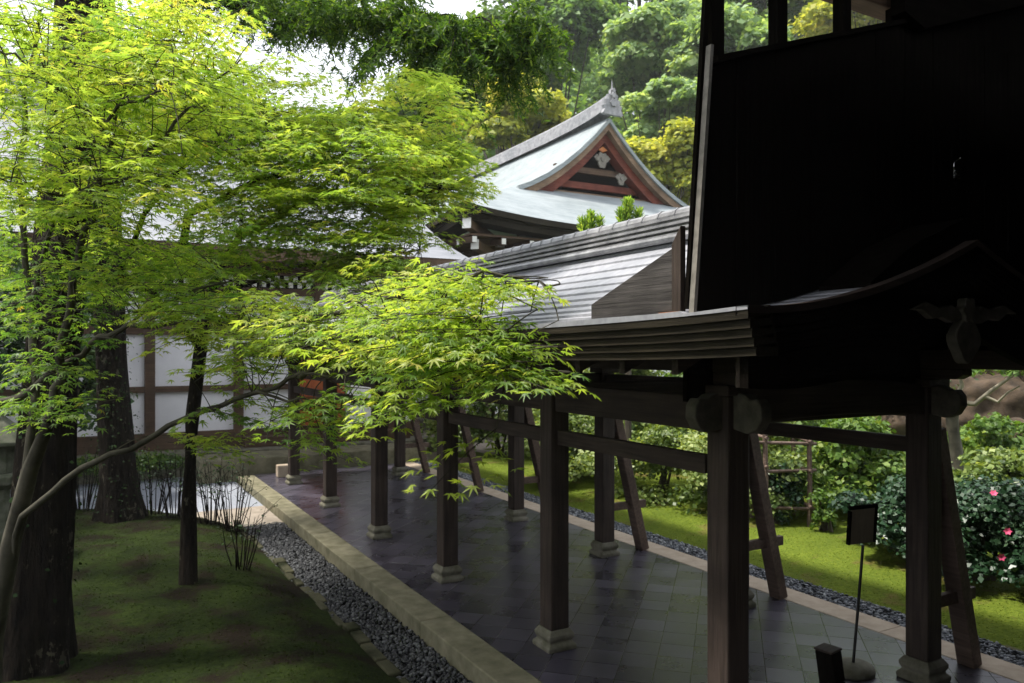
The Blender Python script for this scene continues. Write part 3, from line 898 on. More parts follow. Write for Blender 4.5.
def flower(name, x, z, r):
    g = MB()
    g.prism([(a, 22.42, c) for a, c in blob_outline(x, z, r*.92, 6, r*.13, ph=.5)], (0, .07, 0))
    g.prism([(a, 22.43, c) for a, c in blob_outline(x, z-r*.75, r*.5, 3, r*.10, ph=1.57)], (0, .05, 0))
    for s_ in (-1, 1): g.prism([(a, 22.43, c) for a, c in blob_outline(x+s_*r*.9, z+r*.2, r*.38, 4, r*.08)], (0, .05, 0))
    g.prism([(a, 22.38, c) for a, c in blob_outline(x, z, r*.35, 5, 0)], (0, .05, 0))
    return g.build(name, M['carving'], mh, bevel=.015)
flower('gable_pendant', HX, 9.52, .26); flower('gable_pendant', HX+.85, 8.92, .20)
g = MB(); g.prism([(HX-.2, 22.4, 9.85), (HX, 22.4, 9.97), (HX+.2, 22.4, 9.85), (HX, 22.4, 9.76)], (0, .06, 0)); g.build('gilt_plate', M['rust'], mh)
# ridge and its end tile
g = MB()
def ridge_z(y): return 10.92 + .30*math.exp(-(y-HY0)/1.8)
for o0, o1, w in ((-.1, .14, .27), (.145, .27, .23), (.275, .38, .19)):
    ysr = [HY0-.05, HY0+.5, HY0+1, HY0+2, HY0+4, HY0+8, HYB]
    for s in (-1, 1):
        g.strip([(HX+s*w, y, ridge_z(y)+o0) for y in ysr], [(HX+s*w, y, ridge_z(y)+o1) for y in ysr])
    g.strip([(HX-w, y, ridge_z(y)+o1) for y in ysr], [(HX+w, y, ridge_z(y)+o1) for y in ysr])
    g.add([(HX-w, HY0-.05, ridge_z(HY0)+o0), (HX+w, HY0-.05, ridge_z(HY0)+o0), (HX+w, HY0-.05, ridge_z(HY0)+o1), (HX-w, HY0-.05, ridge_z(HY0)+o1)], [(0, 1, 2, 3)])
g.tube([(HX, y, ridge_z(y)+.42) for y in ysr], .10, 10)
g.build('ridge', M['ridge_tile'], mh, fix=False)
g = MB()
z0 = ridge_z(HY0)
g.prism([(HX+a*.8, HY0-.2, z0-.15+c*.82) for a, c in [(-.55, -.12), (-.42, -.16), (.42, -.16), (.55, -.12), (.44, .08), (.50, .22), (.36, .30), (.40, .48), (.24, .52), (.26, .72), (.13, .74), (.12, .92), (0, 1.0), (-.12, .92), (-.13, .74), (-.26, .72), (-.24, .52), (-.40, .48), (-.36, .30), (-.50, .22), (-.44, .08)]], (0, .14, 0))
for dz_, r_ in ((.30, .14), (.55, .10), (.72, .07)):
    g.prism([(HX+a, HY0-.26, z0-.15+c) for a, c in blob_outline(0, dz_, r_, 6, .02)], (0, .06, 0))
g.tube([(HX, HY0-.13, z0+.5), (HX, HY0-.13, z0+.95)], [.04, .012], 8)
g.build('end_tile', M['ridge_tile'], mh, bevel=.03)
# eave edge: layered fascia on front and left side
def edge_strip(line, n0, n1, dx, dy):
    A = [(x+dx*n0*.0, y, z-n0) for x, y, z in line]; return A
front = eave_front
left = []; right = []
for j in range(15):
    y = EY + (HYB-EY)*j/14
    up = corner_up(1-min(1, (y-EY)/6.0))
    left.append((HX-SMAX, y, sz(SMAX)+up)); right.append((HX+SMAX, y, sz(SMAX)+up))
for nm, line, ix, iy in (('eave_fascia', front, 0, 1), ('eave_fascia', left, 1, 0), ('eave_fascia', right, -1, 0)):
    g = MB()
    for k, (za, zb, off) in enumerate(((.0, .17, .02), (.172, .23, .16), (.232, .40, .20))):
        A = [(x+ix*off, y+iy*off, z-za) for x, y, z in line]; B = [(x+ix*off, y+iy*off, z-zb) for x, y, z in line]
        A2 = [(x+ix*(off+1.0), y+iy*(off+1.0), z-za+.1*k) for x, y, z in line]; B2 = [(x+ix*(off+.7), y+iy*(off+.7), z-zb) for x, y, z in line]
        g.strip(A, B); g.strip(B, B2)
    g.build(nm, M['fascia'], mh, fix=False)
# soffit, brackets and rafters with white ends
g = MB()
g.prism([(HX-SMAX+.5, EY+.5, 5.98), (HX+SMAX-.5, EY+.5, 5.98), (HX+SMAX-.5, HYB-1, 5.98), (HX-SMAX+.5, HYB-1, 5.98)], (0, 0, .06)); g.build('soffit', M['hall_brown'], mh)
for side_pts in ([((HX-SMAX+.6+.95*i, EY+.45, 5.86), (HX-SMAX+.6+.95*i, EY+2.1, 5.95)) for i in range(15)], [((HX-SMAX+.45, EY+1.2+.95*i, 5.86), (HX-SMAX+2.1, EY+1.2+.95*i, 5.95)) for i in range(16)]):
    for a, b_ in side_pts:
        g = MB(); g.bar(a, b_, .14, .17); r_ = g.build('rafter', M['hall_brown'], mh)
        d_ = (Vector(b_)-Vector(a)).normalized()
        g = MB(); g.bar(Vector(a)-d_*.02, Vector(a)-d_*.003, .135, .165); g.build('white_end', M['white_paint'], r_)
# corner hip rafter
g = MB(); a = Vector((HX-SMAX+.25, EY+.22, 6.28)); b_ = Vector((HX-SMAX+2.4, EY+2.4, 6.05)); g.bar(a, b_, .24, .30); r_ = g.build('hip_rafter', M['hall_brown'], mh)
d_ = (b_-a).normalized(); g = MB(); g.bar(a-d_*.03, a-d_*.003, .25, .34); g.build('white_end', M['white_paint'], r_)
g = MB(); a = Vector((HX-SMAX+.75, EY+.72, 5.75)); b_ = Vector((HX-SMAX+2.4, EY+2.4, 5.6)); g.bar(a, b_, .22, .26); r_ = g.build('hip_rafter', M['hall_brown'], mh)
g = MB(); g.bar(a-d_*.03, a-d_*.003, .23, .28); g.build('white_end', M['white_paint'], r_)
g = MB(); g.box(HX-5.2, HX+5.2, 21.2, HYB-2, .4, 5.98); g.build('wall', M['plaster'], mh)
for i in range(8):
    g = MB(); xx = HX-5.2+10.4*i/7; g.box(xx-.14, xx+.14, 21.08, 21.26, .4, 5.95); g.build('post', M['hall_brown'], mh)
for i in range(8):
    g = MB(); yy_ = 21.5+2*i; g.box(HX-5.32, HX-5.15, yy_-.14, yy_+.14, .4, 5.95); g.build('post', M['hall_brown'], mh)
for z0, z1 in ((.4, .7), (2.4, 2.6), (4.6, 4.9), (5.3, 5.9)):
    g = MB(); g.box(HX-5.28, HX+5.28, 21.12, 21.19, z0, z1); g.box(HX-5.28, HX-5.205, 21.2, HYB-2, z0, z1); g.build('rail', M['hall_brown'], mh)
g = MB(); g.box(HX-6.4, HX+6.4, 20.0, HYB-1, -.3, .4); g.build('stone_base', M['stone'], mh, bevel=.03)

# ================================================================ SMALL THINGS
# notice on a pole standing in a round stone foot
b0 = W(853, 672, 6.45); b0.z = 0
sg = thing('notice_stand', 'small square wooden notice on a thin iron pole beside the front right post', 'sign', b0)
g = MB(); top = W(863, 545, 6.45); g.tube([b0+Vector((0, 0, .05)), b0.lerp(top, .5), top], .012, 8); g.build('pole', M['iron'], sg)
g = MB()
c = W(864, 527, 6.44); c.y += .02
rt = Vector((CS*.9+.2, -SN*.9, 0)).normalized(); up_ = (Vector((0, 0, 1)) + rt*.06).normalized(); fw = rt.cross(up_)
vs = []
for f in (-.012, .012):
    for a, b_ in ((-.1, -.15), (.1, -.13), (.1, .16), (-.1, .135)):
        vs.append(c + rt*a + up_*b_ + fw*f)
g.add(vs, [(0, 1, 2, 3), (7, 6, 5, 4), (0, 4, 5, 1), (1, 5, 6, 2), (2, 6, 7, 3), (3, 7, 4, 0)])
g.build('board', M['sign_board'], sg, bevel=.004)
g = MB()
g.bar(c - rt*.112 - up_*.15, c - rt*.112 + up_*.13, .02, .035, fw); g.bar(c + rt*.112 - up_*.13, c + rt*.112 + up_*.19, .02, .035, fw)
g.bar(c - rt*.12 + up_*.155, c + rt*.12 + up_*.175, .03, .02, fw)
g.build('frame', M['dark_z'], sg)
g = MB(); g.lathe([(0, .17), (.04, .175), (.07, .15), (.085, .08)], b0, 20); g.build('foot', M['stone'], sg, smooth=True)
b1 = W(831, 690, 6.1); b1.z = 0
bs = thing('barrier_stake', 'short dark wooden stake leaning beside the notice stand', 'stake', b1)
g = MB(); a = W(834, 700, 6.0); a.z = 0; t_ = W(828, 650, 6.0); g.bar(a, t_, .16, .12, (1, 0, 0)); g.build('shaft', M['dark_z'], bs, bevel=.012)
g = MB(); g.bar(t_+Vector((0, 0, .001)), t_+(t_-a).normalized()*.02, .17, .13, (1, 0, 0)); g.build('cap', M['wood_x'], bs, bevel=.008)

# timber plant support in the lawn
f0 = Vector((9.43, 8.35, 0.05))
fr = thing('plant_support', 'square frame of grey poles tied round a young shrub on the lawn', 'plant frame', f0)
hs = .33
ax = Vector((CS, -SN, 0)); ay = Vector((SN, CS, 0))
cor4 = [f0+ax*a*hs+ay*b_*hs for a, b_ in ((-1, -1), (1, -1), (1, 1), (-1, 1))]
for p in cor4:
    g = MB(); g.tube([p+Vector((0, 0, -.1)), p+Vector((.01, 0, .7)), p+Vector((0, .01, 1.38+random.uniform(-.05, .08)))], .036, 8); g.build('pole', M['red_y'], fr)
for i in range(4):
    for z in (.28, .82, 1.26):
        a, b_ = cor4[i], cor4[(i+1) % 4]; e = (b_-a).normalized()*.10
        g = MB(); g.tube([a-e+Vector((0, 0, z+.02*i)), b_+e+Vector((0, 0, z+.02*i+random.uniform(-.03, .03)))], .026, 8); g.build('rail', M['red_y'], fr)

# stone lantern at the left edge
lb = W(-2, 560, 9.6); lb.z = mound_h(lb.x, lb.y)-.05
sl = thing('stone_lantern', 'dark mossy stone lantern half hidden at the left edge behind the trunks', 'lantern', lb)
for nm, pr in (('foot', [(0, .30), (.12, .30), (.16, .24), (.2, .17)]), ('shaft', [(.2, .13), (.55, .12), (.95, .13)]),
               ('platform', [(.95, .14), (1.02, .27), (1.12, .30), (1.15, .24)]), ('light_box', [(1.15, .19), (1.5, .19)]),
               ('roof', [(1.5, .40), (1.55, .42), (1.66, .30), (1.80, .14), (1.86, .07)]), ('finial', [(1.86, .06), (1.9, .10), (1.98, .09), (2.06, .02)])):
    g = MB(); g.lathe(pr, lb, 6 if nm in ('light_box', 'roof', 'platform') else 14); g.build(nm, M['lantern'], sl, bevel=.012)

# ================================================================ VEGETATION
DI = np.array([(0, -.5, 0), (.36, 0, .10), (0, .5, -.04), (-.36, 0, .10)], float)
DIF = np.array([(0, 1, 2, 3)])
def blobs_leaves(blobs, n, size, rnd, flat=0.5, shell=0.35):
    """leaves on the shells of several ellipsoid clumps; blobs: (c, (rx,ry,rz))"""
    w = np.array([b[1][0]*b[1][1] for b in blobs]); w = w/w.sum()
    idx = rnd.choice(len(blobs), n, p=w)
    Cc = np.array([b[0] for b in blobs])[idx]; Rr = np.array([b[1] for b in blobs])[idx]
    u = rnd.normal(size=(n, 3)); u /= np.linalg.norm(u, axis=1, keepdims=True)
    u[:, 2] = np.where(u[:, 2] < -.35, -u[:, 2]*.6, u[:, 2])
    r = (1-shell*rnd.random(n)**1.5)[:, None]*(1+.10*rnd.normal(size=(n, 1)))
    C = Cc + u*Rr*r
    nr = u*(1-flat) + np.array([0, 0, 1.0])*flat + rnd.normal(0, .45, (n, 3))
    S = size*rnd.uniform(.5, 1.55, n)
    bt = rnd.normal(0, .13, len(blobs))[idx]
    ti = np.clip(.5 + bt + rnd.normal(0, .2, n), 0, 1)
    return scatter(C, frames_from(nr, rnd.uniform(0, 6.28, n)), S, DI, DIF, ti)

def crown_blobs(c, rad, k, rnd, br=.42, low=-.5):
    out = []
    c = np.array(c, float); rad = np.array(rad, float)
    for i in range(k):
        u = rnd.normal(size=3); u /= np.linalg.norm(u)
        if u[2] < low: u[2] = -u[2]
        f = rnd.uniform(.45, .88)
        b = br*rnd.uniform(.6, 1.25)
        out.append((c+u*rad*f, rad*np.array([b, b, b*.8])))
    return out

def limbs(g, base, top, blobs, r0, rnd, k=7, n=7):
    base = Vector(base); top = Vector(top)
    mid = base.lerp(top, .5) + Vector((rnd.normal(0, .04), rnd.normal(0, .04), 0))*(top-base).length*.5
    g.tube([base, base.lerp(mid, .15), mid, top], [r0*1.35, r0, r0*.75, r0*.3], n)
    for i in rnd.choice(len(blobs), min(k, len(blobs)), replace=False):
        e = Vector(blobs[i][0]); s = mid.lerp(top, rnd.uniform(-.3, .7))
        m_ = s.lerp(e, .5) + Vector((0, 0, -.08*(e-s).length))
        g.tube([s, m_, e], [r0*.4, r0*.25, r0*.08], 5)

def tree(name, label, cat, px, d, cpy, rpx, hpx, mat, nleaf, size, seed, group=None, k=26, br=.42, z0=None, bark='bark_far'):
    rnd = np.random.default_rng(seed)
    c = W(px, cpy, d); rx = rpx*d/FPX; rz = hpx*d/FPX
    z = hill_h(c.x, c.y) if z0 is None else z0
    root = thing(name, label, cat, (c.x, c.y, z), group)
    bl = crown_blobs(c, (rx, rx, rz), k, rnd, br)
    g = MB(); limbs(g, (c.x, c.y, z-.3), (c.x, c.y, c.z+rz*.3), bl, max(.12, rx*.07), rnd, 9)
    g.build('trunk', M[bark], root, fix=False, smooth=True)
    V, F, ti = blobs_leaves(bl, nleaf, size, rnd)
    fast_mesh('crown', V, F, M[mat], root, ti)
    return root

BG = 'trees on the hillside behind the halls'
tree('camphor_tree', 'large bluish green billowing tree rising directly above the gable finial', 'tree', 660, 52, 62, 62, 46, 'camphor', 15000, .42, 1, BG, 34, .36)
tree('camphor_tree', 'lower bluish green rounded tree just right of the gable finial', 'tree', 665, 44, 118, 52, 36, 'camphor', 9000, .36, 2, BG, 24)
tree('maple_tree', 'bright yellow green tree behind the right slope of the gable', 'tree', 668, 37, 186, 56, 62, 'yellowgreen', 15000, .26, 3, BG, 22, .36)
tree('maple_tree', 'yellow green tree behind the left end of the hall ridge', 'tree', 515, 40, 132, 66, 56, 'yellowgreen', 15000, .28, 4, BG, 24, .34)
tree('broadleaf_tree', 'mid green tree left of the hall ridge behind the maple leaves', 'tree', 440, 42, 120, 60, 60, 'midgreen', 9000, .34, 5, BG, 22)
tree('evergreen_tree', 'dark green tree between the pale tree and the drooping conifer boughs', 'tree', 560, 56, 45, 52, 56, 'forest', 12000, .42, 6, BG, 26)
tree('broadleaf_tree', 'mid green tree standing behind the dark wall post at the top', 'tree', 735, 48, 70, 55, 60, 'camphor', 11000, .40, 7, BG, 26)
tree('broadleaf_tree', 'green tree seen between the first two upright bars above the black wall', 'tree', 770, 58, 10, 60, 60, 'midgreen', 11000, .42, 8, BG, 26)
tree('maple_tree', 'light yellow green tree seen in the last gap above the black wall', 'tree', 868, 50, 20, 55, 45, 'yellowgreen', 9000, .36, 9, BG, 24)
tree('evergreen_tree', 'dark evergreen tree high on the slope above the pale tree', 'tree', 640, 74, -10, 60, 45, 'forest', 11000, .5, 10, BG, 26)
tree('evergreen_tree', 'dark evergreen tree high on the slope above the drooping conifer', 'tree', 545, 80, -20, 60, 50, 'forest', 10000, .52, 11, BG, 26)
tree('broadleaf_tree', 'dull green tree high on the slope behind the middle bar', 'tree', 800, 80, -15, 70, 60, 'forest', 10000, .52, 12, BG, 26)
tree('broadleaf_tree', 'mid green tree behind the yellow tree at the hall ridge', 'tree', 500, 55, 70, 60, 55, 'midgreen', 10000, .42, 13, BG, 24)
tree('evergreen_tree', 'dark tree behind the far left corner of the garden', 'tree', 40, 32, 200, 120, 150, 'forest', 12000, .36, 14, BG, 30)
tree('broadleaf_tree', 'dark green tree filling the slope left of the black wall edge', 'tree', 700, 62, 40, 50, 60, 'camphor', 9000, .45, 15, BG, 24)

# far forest, one mass
bl = []
rf = np.random.default_rng(55)
for i in range(150):
    px = rf.uniform(440, 1000); d = rf.uniform(62, 120)
    X = (px-512)*d/FPX; x = X*CS+d*SN; y = -X*SN+d*CS
    h = hill_h(x, y); r = rf.uniform(3, 5.5)
    for q in range(4):
        bl.append((np.array([x+rf.normal(0, r*.5), y+rf.normal(0, r*.5), h+rf.uniform(3, 10)]), np.array([r*.7, r*.7, r*.6])))
V, F, ti = blobs_leaves(bl, 70000, .62, rf)
tag(fast_mesh('forest', V, F, M['forest'], None, ti), 'dense green forest covering the hillside behind the halls', 'forest', kind='stuff')

# ---- shrubs in the right-hand garden
def shrub(name, label, c, rad, mat, nleaf, size, seed, group=None, k=16, br=.45, flowers=0):
    rnd = np.random.default_rng(seed)
    root = thing(name, label, 'shrub', (c[0], c[1], lawn_h(c[0], c[1])), group)
    cc = (c[0], c[1], lawn_h(c[0], c[1])+rad[2]*.62)
    bl = crown_blobs(cc, rad, k, rnd, br, -.75)
    bl.append((np.array(cc), np.array(rad)*.6))
    V, F, ti = blobs_leaves(bl, nleaf, size, rnd, .35, .6)
    keep = None
    fast_mesh('foliage', V, F, M[mat], root, ti)
    g = MB()
    for i in range(7):
        e = Vector(bl[i % len(bl)][0]); g.tube([(c[0]+rnd.normal(0, .06), c[1]+rnd.normal(0, .06), root.location.z-.1), Vector((c[0], c[1], cc[2])).lerp(e, .4), e], [.03, .02, .008], 5)
    g.build('stems', M['bark_far'], root, fix=False)
    for i in range(flowers):
        tc_ = Vector((-c[0], -c[1], 0)).normalized()
        u = (tc_*1.0 + Vector((rnd.normal(0, .55), rnd.normal(0, .55), rnd.normal(.05, .35)))).normalized()
        p = Vector(cc) + Vector((u.x*rad[0], u.y*rad[1], u.z*rad[2]))*1.06
        g = MB()
        q = u.cross(Vector((0, 0, 1))).normalized(); w_ = q.cross(u)
        for j in range(6):
            a = j*math.pi/3
            dv = (q*math.cos(a)+w_*math.sin(a)); sv = (q*-math.sin(a)+w_*math.cos(a))
            g.add([p, p+dv*.022+sv*.016+u*.012, p+dv*.042+u*.02, p+dv*.022-sv*.016+u*.012], [(0, 1, 2, 3)])
        g.build('blossom', M['petal'], root, fix=False)
    return root
def gp_(px, d):
    p = W(px, 0, d); return (p.x, p.y)
HG = 'rounded azalea shrubs along the far edge of the lawn'
shrub('azalea_shrub', 'broad light green azalea mound between the second and third right posts', gp_(665, 14.2), (1.5, 1.3, 1.25), 'azalea', 14000, .075, 21, HG, 24, .36)
shrub('azalea_shrub', 'azalea mound with dark foot left of the third right post', gp_(570, 15.6), (1.3, 1.2, 1.05), 'azalea', 12000, .075, 22, HG, 22, .36)
shrub('azalea_shrub', 'azalea mound seen directly right of the nearest left post', gp_(752, 12.6), (1.2, 1.1, 1.2), 'azalea', 12000, .07, 23, HG, 22, .36)
shrub('tall_hedge', 'tall olive hedge behind the azaleas on the left of the garden', gp_(500, 19.5), (2.1, 1.6, 1.75), 'azalea', 14000, .10, 24, None, 26, .34)
shrub('tall_hedge', 'tall olive hedge behind the azaleas in the middle of the garden', gp_(610, 19.0), (2.2, 1.6, 1.85), 'azalea', 14000, .10, 25, None, 26, .34)
shrub('tall_hedge', 'tall green hedge behind the azaleas near the front left post', gp_(720, 17.2), (2.2, 1.6, 1.85), 'midgreen', 14000, .10, 26, None, 26, .34)
shrub('camellia_bush', 'dark glossy camellia with pink flowers right of the front right post', gp_(985, 9.0), (1.05, 1.0, .80), 'camellia', 19000, .058, 27, None, 22, .36, 7)
shrub('camellia_bush', 'glossy camellia with pink flowers just left of the front right post', gp_(893, 10.1), (.70, .70, .65), 'camellia', 9000, .07, 28, None, 18, .38, 5)
shrub('leafy_bush', 'loose light green bush behind the notice board', gp_(850, 12.2), (1.15, 1.0, .95), 'midgreen', 11000, .085, 29, None, 20, .36)
shrub('leafy_bush', 'pale green bush behind the camellia at the right edge', gp_(1012, 11.8), (1.0, 1.0, .68), 'azalea', 7000, .09, 30, None, 20, .36)
shrub('leafy_bush', 'dark green bush between the plant frame and the loose bush', gp_(812, 14.5), (1.4, 1.2, 1.35), 'midgreen', 12000, .09, 31, None, 22, .36)
shrub('leafy_bush', 'green bush at the foot of the gnarled tree', gp_(925, 13.4), (.8, .8, .5), 'azalea', 5000, .09, 32, None, 18, .38)
shrub('leafy_bush', 'tall dark bush behind the upper right garden opening', gp_(900, 18.5), (2.6, 2.0, 1.9), 'evergreen', 13000, .12, 33, None, 26, .34)
shrub('young_shrub', 'small thin young shrub on the moss right of the plant frame', gp_(825, 11.3), (.28, .28, .40), 'midgreen', 900, .06, 34, None, 10, .4)
shrub('young_shrub', 'slender leafy shrub growing inside the pole frame', (9.43, 8.35), (.32, .32, .65), 'camellia', 1800, .06, 35, None, 12, .4)
shrub('camellia_bush', 'dark camellia low at the lower right edge beyond the gravel', gp_(1045, 8.4), (.7, .7, .55), 'camellia', 8000, .07, 36, None, 16, .38, 2)

shrub('fern_clump', 'loose green fern like clump in front of the rocky bank at the right edge', gp_(1000, 14.2), (1.0, .8, .75), 'midgreen', 5000, .10, 37, None, 14, .38)
shrub('fern_clump', 'small pale green clump growing on top of the rocky bank', gp_(975, 17.6), (1.3, .8, 1.75), 'azalea', 6000, .11, 38, None, 14, .38)
# rocky bank and gnarled tree at the right
def rock(label, c, rad, seed):
    rnd = np.random.default_rng(seed)
    import bmesh
    bm = bmesh.new(); bmesh.ops.create_icosphere(bm, subdivisions=5, radius=1)
    ph = rnd.uniform(0, 6, 6)
    for v in bm.verts:
        p = v.co
        f = 1 + .16*math.sin(3*p.x+ph[0])*math.cos(2.5*p.y+ph[1]) + .10*math.sin(6*p.z+ph[2]+2*p.x) + .05*math.sin(11*p.y+ph[3]+3*p.z) + .035*math.sin(17*p.x+5*p.z+ph[4])*math.cos(13*p.y) + .03*abs(math.sin(9*p.z+4*p.x+ph[5]))
        v.co = Vector((c[0]+p.x*rad[0]*f, c[1]+p.y*rad[1]*f, c[2]+p.z*rad[2]*f))
    me = bpy.data.meshes.new('boulder'); 
    bmesh.ops.translate(bm, verts=bm.verts, vec=-Vector(c)); bm.to_mesh(me); bm.free(); me.materials.append(M['rock']); me.polygons.foreach_set('use_smooth', [True]*len(me.polygons))
    o = newobj('boulder', me, None, c); tag(o, label, 'rock')
for lb_, px, py, d, rad, sd_ in (('large brown boulder in the bank behind the gnarled tree', 985, 410, 16.5, (1.1, 1.0, .9), 3),
                              ('upper grey boulder of the bank at the right edge', 1030, 385, 16.8, (1.2, 1.1, .9), 4),
                              ('mossy brown boulder at the left end of the bank', 925, 420, 17.0, (.9, .9, .8), 5),
                              ('low boulder at the right edge under the bank', 1020, 450, 15.0, (.8, .8, .6), 6)):
    p = W(px, py, d); rock(lb_, (p.x, p.y, p.z-.1), rad, sd_)
gb = W(957, 480, 12.9)
gt = thing('gnarled_tree', 'small tree with pale twisting bare branches beside the rocky bank', 'tree', (gb.x, gb.y, lawn_h(gb.x, gb.y)))
g = MB(); g.tube([(gb.x, gb.y, gt.location.z-.1), W(956, 450, 12.9), W(952, 420, 12.9), W(955, 398, 12.85)], [.14, .11, .10, .08], 9); g.build('trunk', M['bark_grey'], gt, smooth=True, fix=False)
for pts, r0 in ((((955, 402, 12.85), (975, 404, 12.6), (992, 390, 12.4), (1012, 376, 12.2), (1035, 364, 12.1)), .05),
                (((955, 400, 12.85), (962, 385, 12.7), (958, 372, 12.7), (965, 355, 12.8)), .045),
                (((984, 396, 12.5), (998, 402, 12.3), (1008, 392, 12.2), (1020, 386, 12.1)), .03),
                (((953, 410, 12.9), (944, 404, 13.0), (930, 403, 13.1)), .03),
                (((953, 405, 12.9), (946, 388, 13.0), (950, 372, 13.1)), .03)):
    g = MB(); P = [W(*p) for p in pts]; g.tube(P, [r0*(1-.7*i/(len(P)-1)) for i in range(len(P))], 7); g.build('branch', M['bark_pale'], gt, smooth=True, fix=False)
rnd = np.random.default_rng(77)
bl = [(np.array(W(px, py, d)), np.array([.35, .35, .2])) for px, py, d in ((962, 372, 12.8), (1010, 366, 12.2), (940, 395, 13), (985, 372, 12.6), (1025, 372, 12))]
V, F, ti = blobs_leaves(bl, 900, .07, rnd); fast_mesh('crown', V, F, M['midgreen'], gt, ti)

# young pine whose tips show over the corridor ridge
pb = W(628, 300, 14.0)
pn = thing('young_pine', 'young pine with bright upright tips showing over the corridor ridge', 'tree', (pb.x, pb.y, .05))
g = MB(); g.tube([(pb.x, pb.y, 0), W(629, 260, 14), W(628, 206, 14)], [.07, .05, .015], 7)
g.tube([W(629, 275, 14), W(600, 245, 14), W(592, 220, 14)], [.035, .025, .01], 6)
g.build('trunk', M['bark_far'], pn, fix=False)
NE = np.array([(-.02, 0, 0), (.02, 0, 0), (.012, 1, 0), (-.012, 1, 0)], float)
C = []; D = []
for (px, py, ln, n_) in ((628, 203, 30, 900), (621, 212, 20, 350), (638, 213, 20, 350), (591, 216, 16, 350), (583, 222, 12, 200), (600, 221, 10, 150)):
    for i in range(n_):
        u = rnd.random(); p = W(px+rnd.normal(0, .5), py+u*ln, 14)
        C.append(p); D.append(Vector((rnd.normal(0, .5), rnd.normal(0, .5), .8)).normalized())
C = np.array(C); D = np.array(D)
side = np.cross(D, rnd.normal(size=D.shape)); side /= np.linalg.norm(side, axis=1, keepdims=True)
Rm = np.stack([side, D, np.cross(side, D)], 2)
V, F, ti = scatter(C, Rm, rnd.uniform(.10, .17, len(C)), NE*np.array([4, 1, 1]), DIF, rnd.random(len(C)))
fast_mesh('needles', V, F, M['maple'], pn, ti*.7)

# ---- two big dark trunks at the left
def big_tree(name, label, pts, rad, ivy_n, ivy_r, seed, crown, ncrown):
    rnd = np.random.default_rng(seed)
    b0 = pts[0]
    root = thing(name, label, 'tree', (b0.x, b0.y, mound_h(b0.x, b0.y)))
    P = []; Rr = []
    n = 26
    for i in range(n+1):
        t = i/n*(len(pts)-1); k = min(int(t), len(pts)-2); f = t-k
        P.append(pts[k].lerp(pts[k+1], f)); Rr.append(rad[k]*(1-f)+rad[k+1]*f)
    g = MB(); nn = 28
    g.tube(P, Rr, nn)
    vs = []
    for i, v in enumerate(g.v):
        k = i // nn; a = (i % nn)/nn*2*math.pi
        c = P[k]; o_ = Vector(v)-c
        fl = max(0, 1-(v[2]-P[0].z)/.9)
        f = 1 + .07*math.sin(5*a+k*.35) + .05*math.sin(9*a-k*.6) + fl*fl*(.14+.18*math.sin(5*a+1))
        vs.append(tuple(c+o_*f))
    g.v = vs
    g.build('trunk', M['bark_dark'], root, smooth=True, fix=False)
    # ivy climbing on the trunk
    C = []; N_ = []
    for i in range(ivy_n):
        t = rnd.random()**.8*(n-1); k = int(t); a = rnd.uniform(0, 6.28)
        c = P[k].lerp(P[k+1], t-k); u = Vector((math.cos(a), math.sin(a), 0))
        C.append(c+u*(Rr[k]*1.08+abs(rnd.normal(0, ivy_r)))); N_.append(u+Vector((0, 0, .5))+Vector(rnd.normal(0, .35, 3)))
    C = np.array(C); N_ = np.array(N_)
    V, F, ti = scatter(C, frames_from(N_, rnd.uniform(0, 6.28, len(C))), rnd.uniform(.028, .052, len(C)), DI, DIF, rnd.random(len(C)))
    fast_mesh('ivy', V, F, M['ivy'], root, ti)
    V, F, ti = blobs_leaves(crown, ncrown, .16, rnd)
    fast_mesh('crown', V, F, M['evergreen'], root, ti)
    return root, rnd
p1 = W(28, 655, 6.4); p1.z = mound_h(p1.x, p1.y)-.15
T1 = [p1, W(40, 560, 6.45), W(48, 400, 6.5), W(60, 250, 6.6), W(76, 100, 6.7), W(80, -80, 6.9), W(40, -480, 7.3)]
cb = [(np.array(W(-60+rng.normal(0, 90), -520+rng.normal(0, 60), 7.6+rng.normal(0, .9))), np.array([.9, .9, .6])) for i in range(14)]
big_tree('cedar_tree', 'thick dark lichened trunk at the left edge, nearest of the big trees', T1, [.31, .235, .205, .19, .178, .16, .10], 260, .05, 41, cb, 9000)
p2 = W(122, 520, 12.0); p2.z = mound_h(p2.x, p2.y)-.15
T2 = [p2, W(118, 470, 12.0), W(112, 380, 12.0), W(106, 250, 12.0), W(104, 100, 12), W(100, -60, 12), W(96, -280, 12)]
cb = [(np.array(W(100+rng.normal(0, 70), -230+rng.normal(0, 50), 12+rng.normal(0, 1.2))), np.array([1.3, 1.3, .8])) for i in range(14)]
t2, rnd = big_tree('hemlock_tree', 'dark ivy covered trunk with long drooping bough across the top of the view', T2, [.34, .25, .22, .21, .20, .18, .12], 1700, .09, 42, cb, 7000)
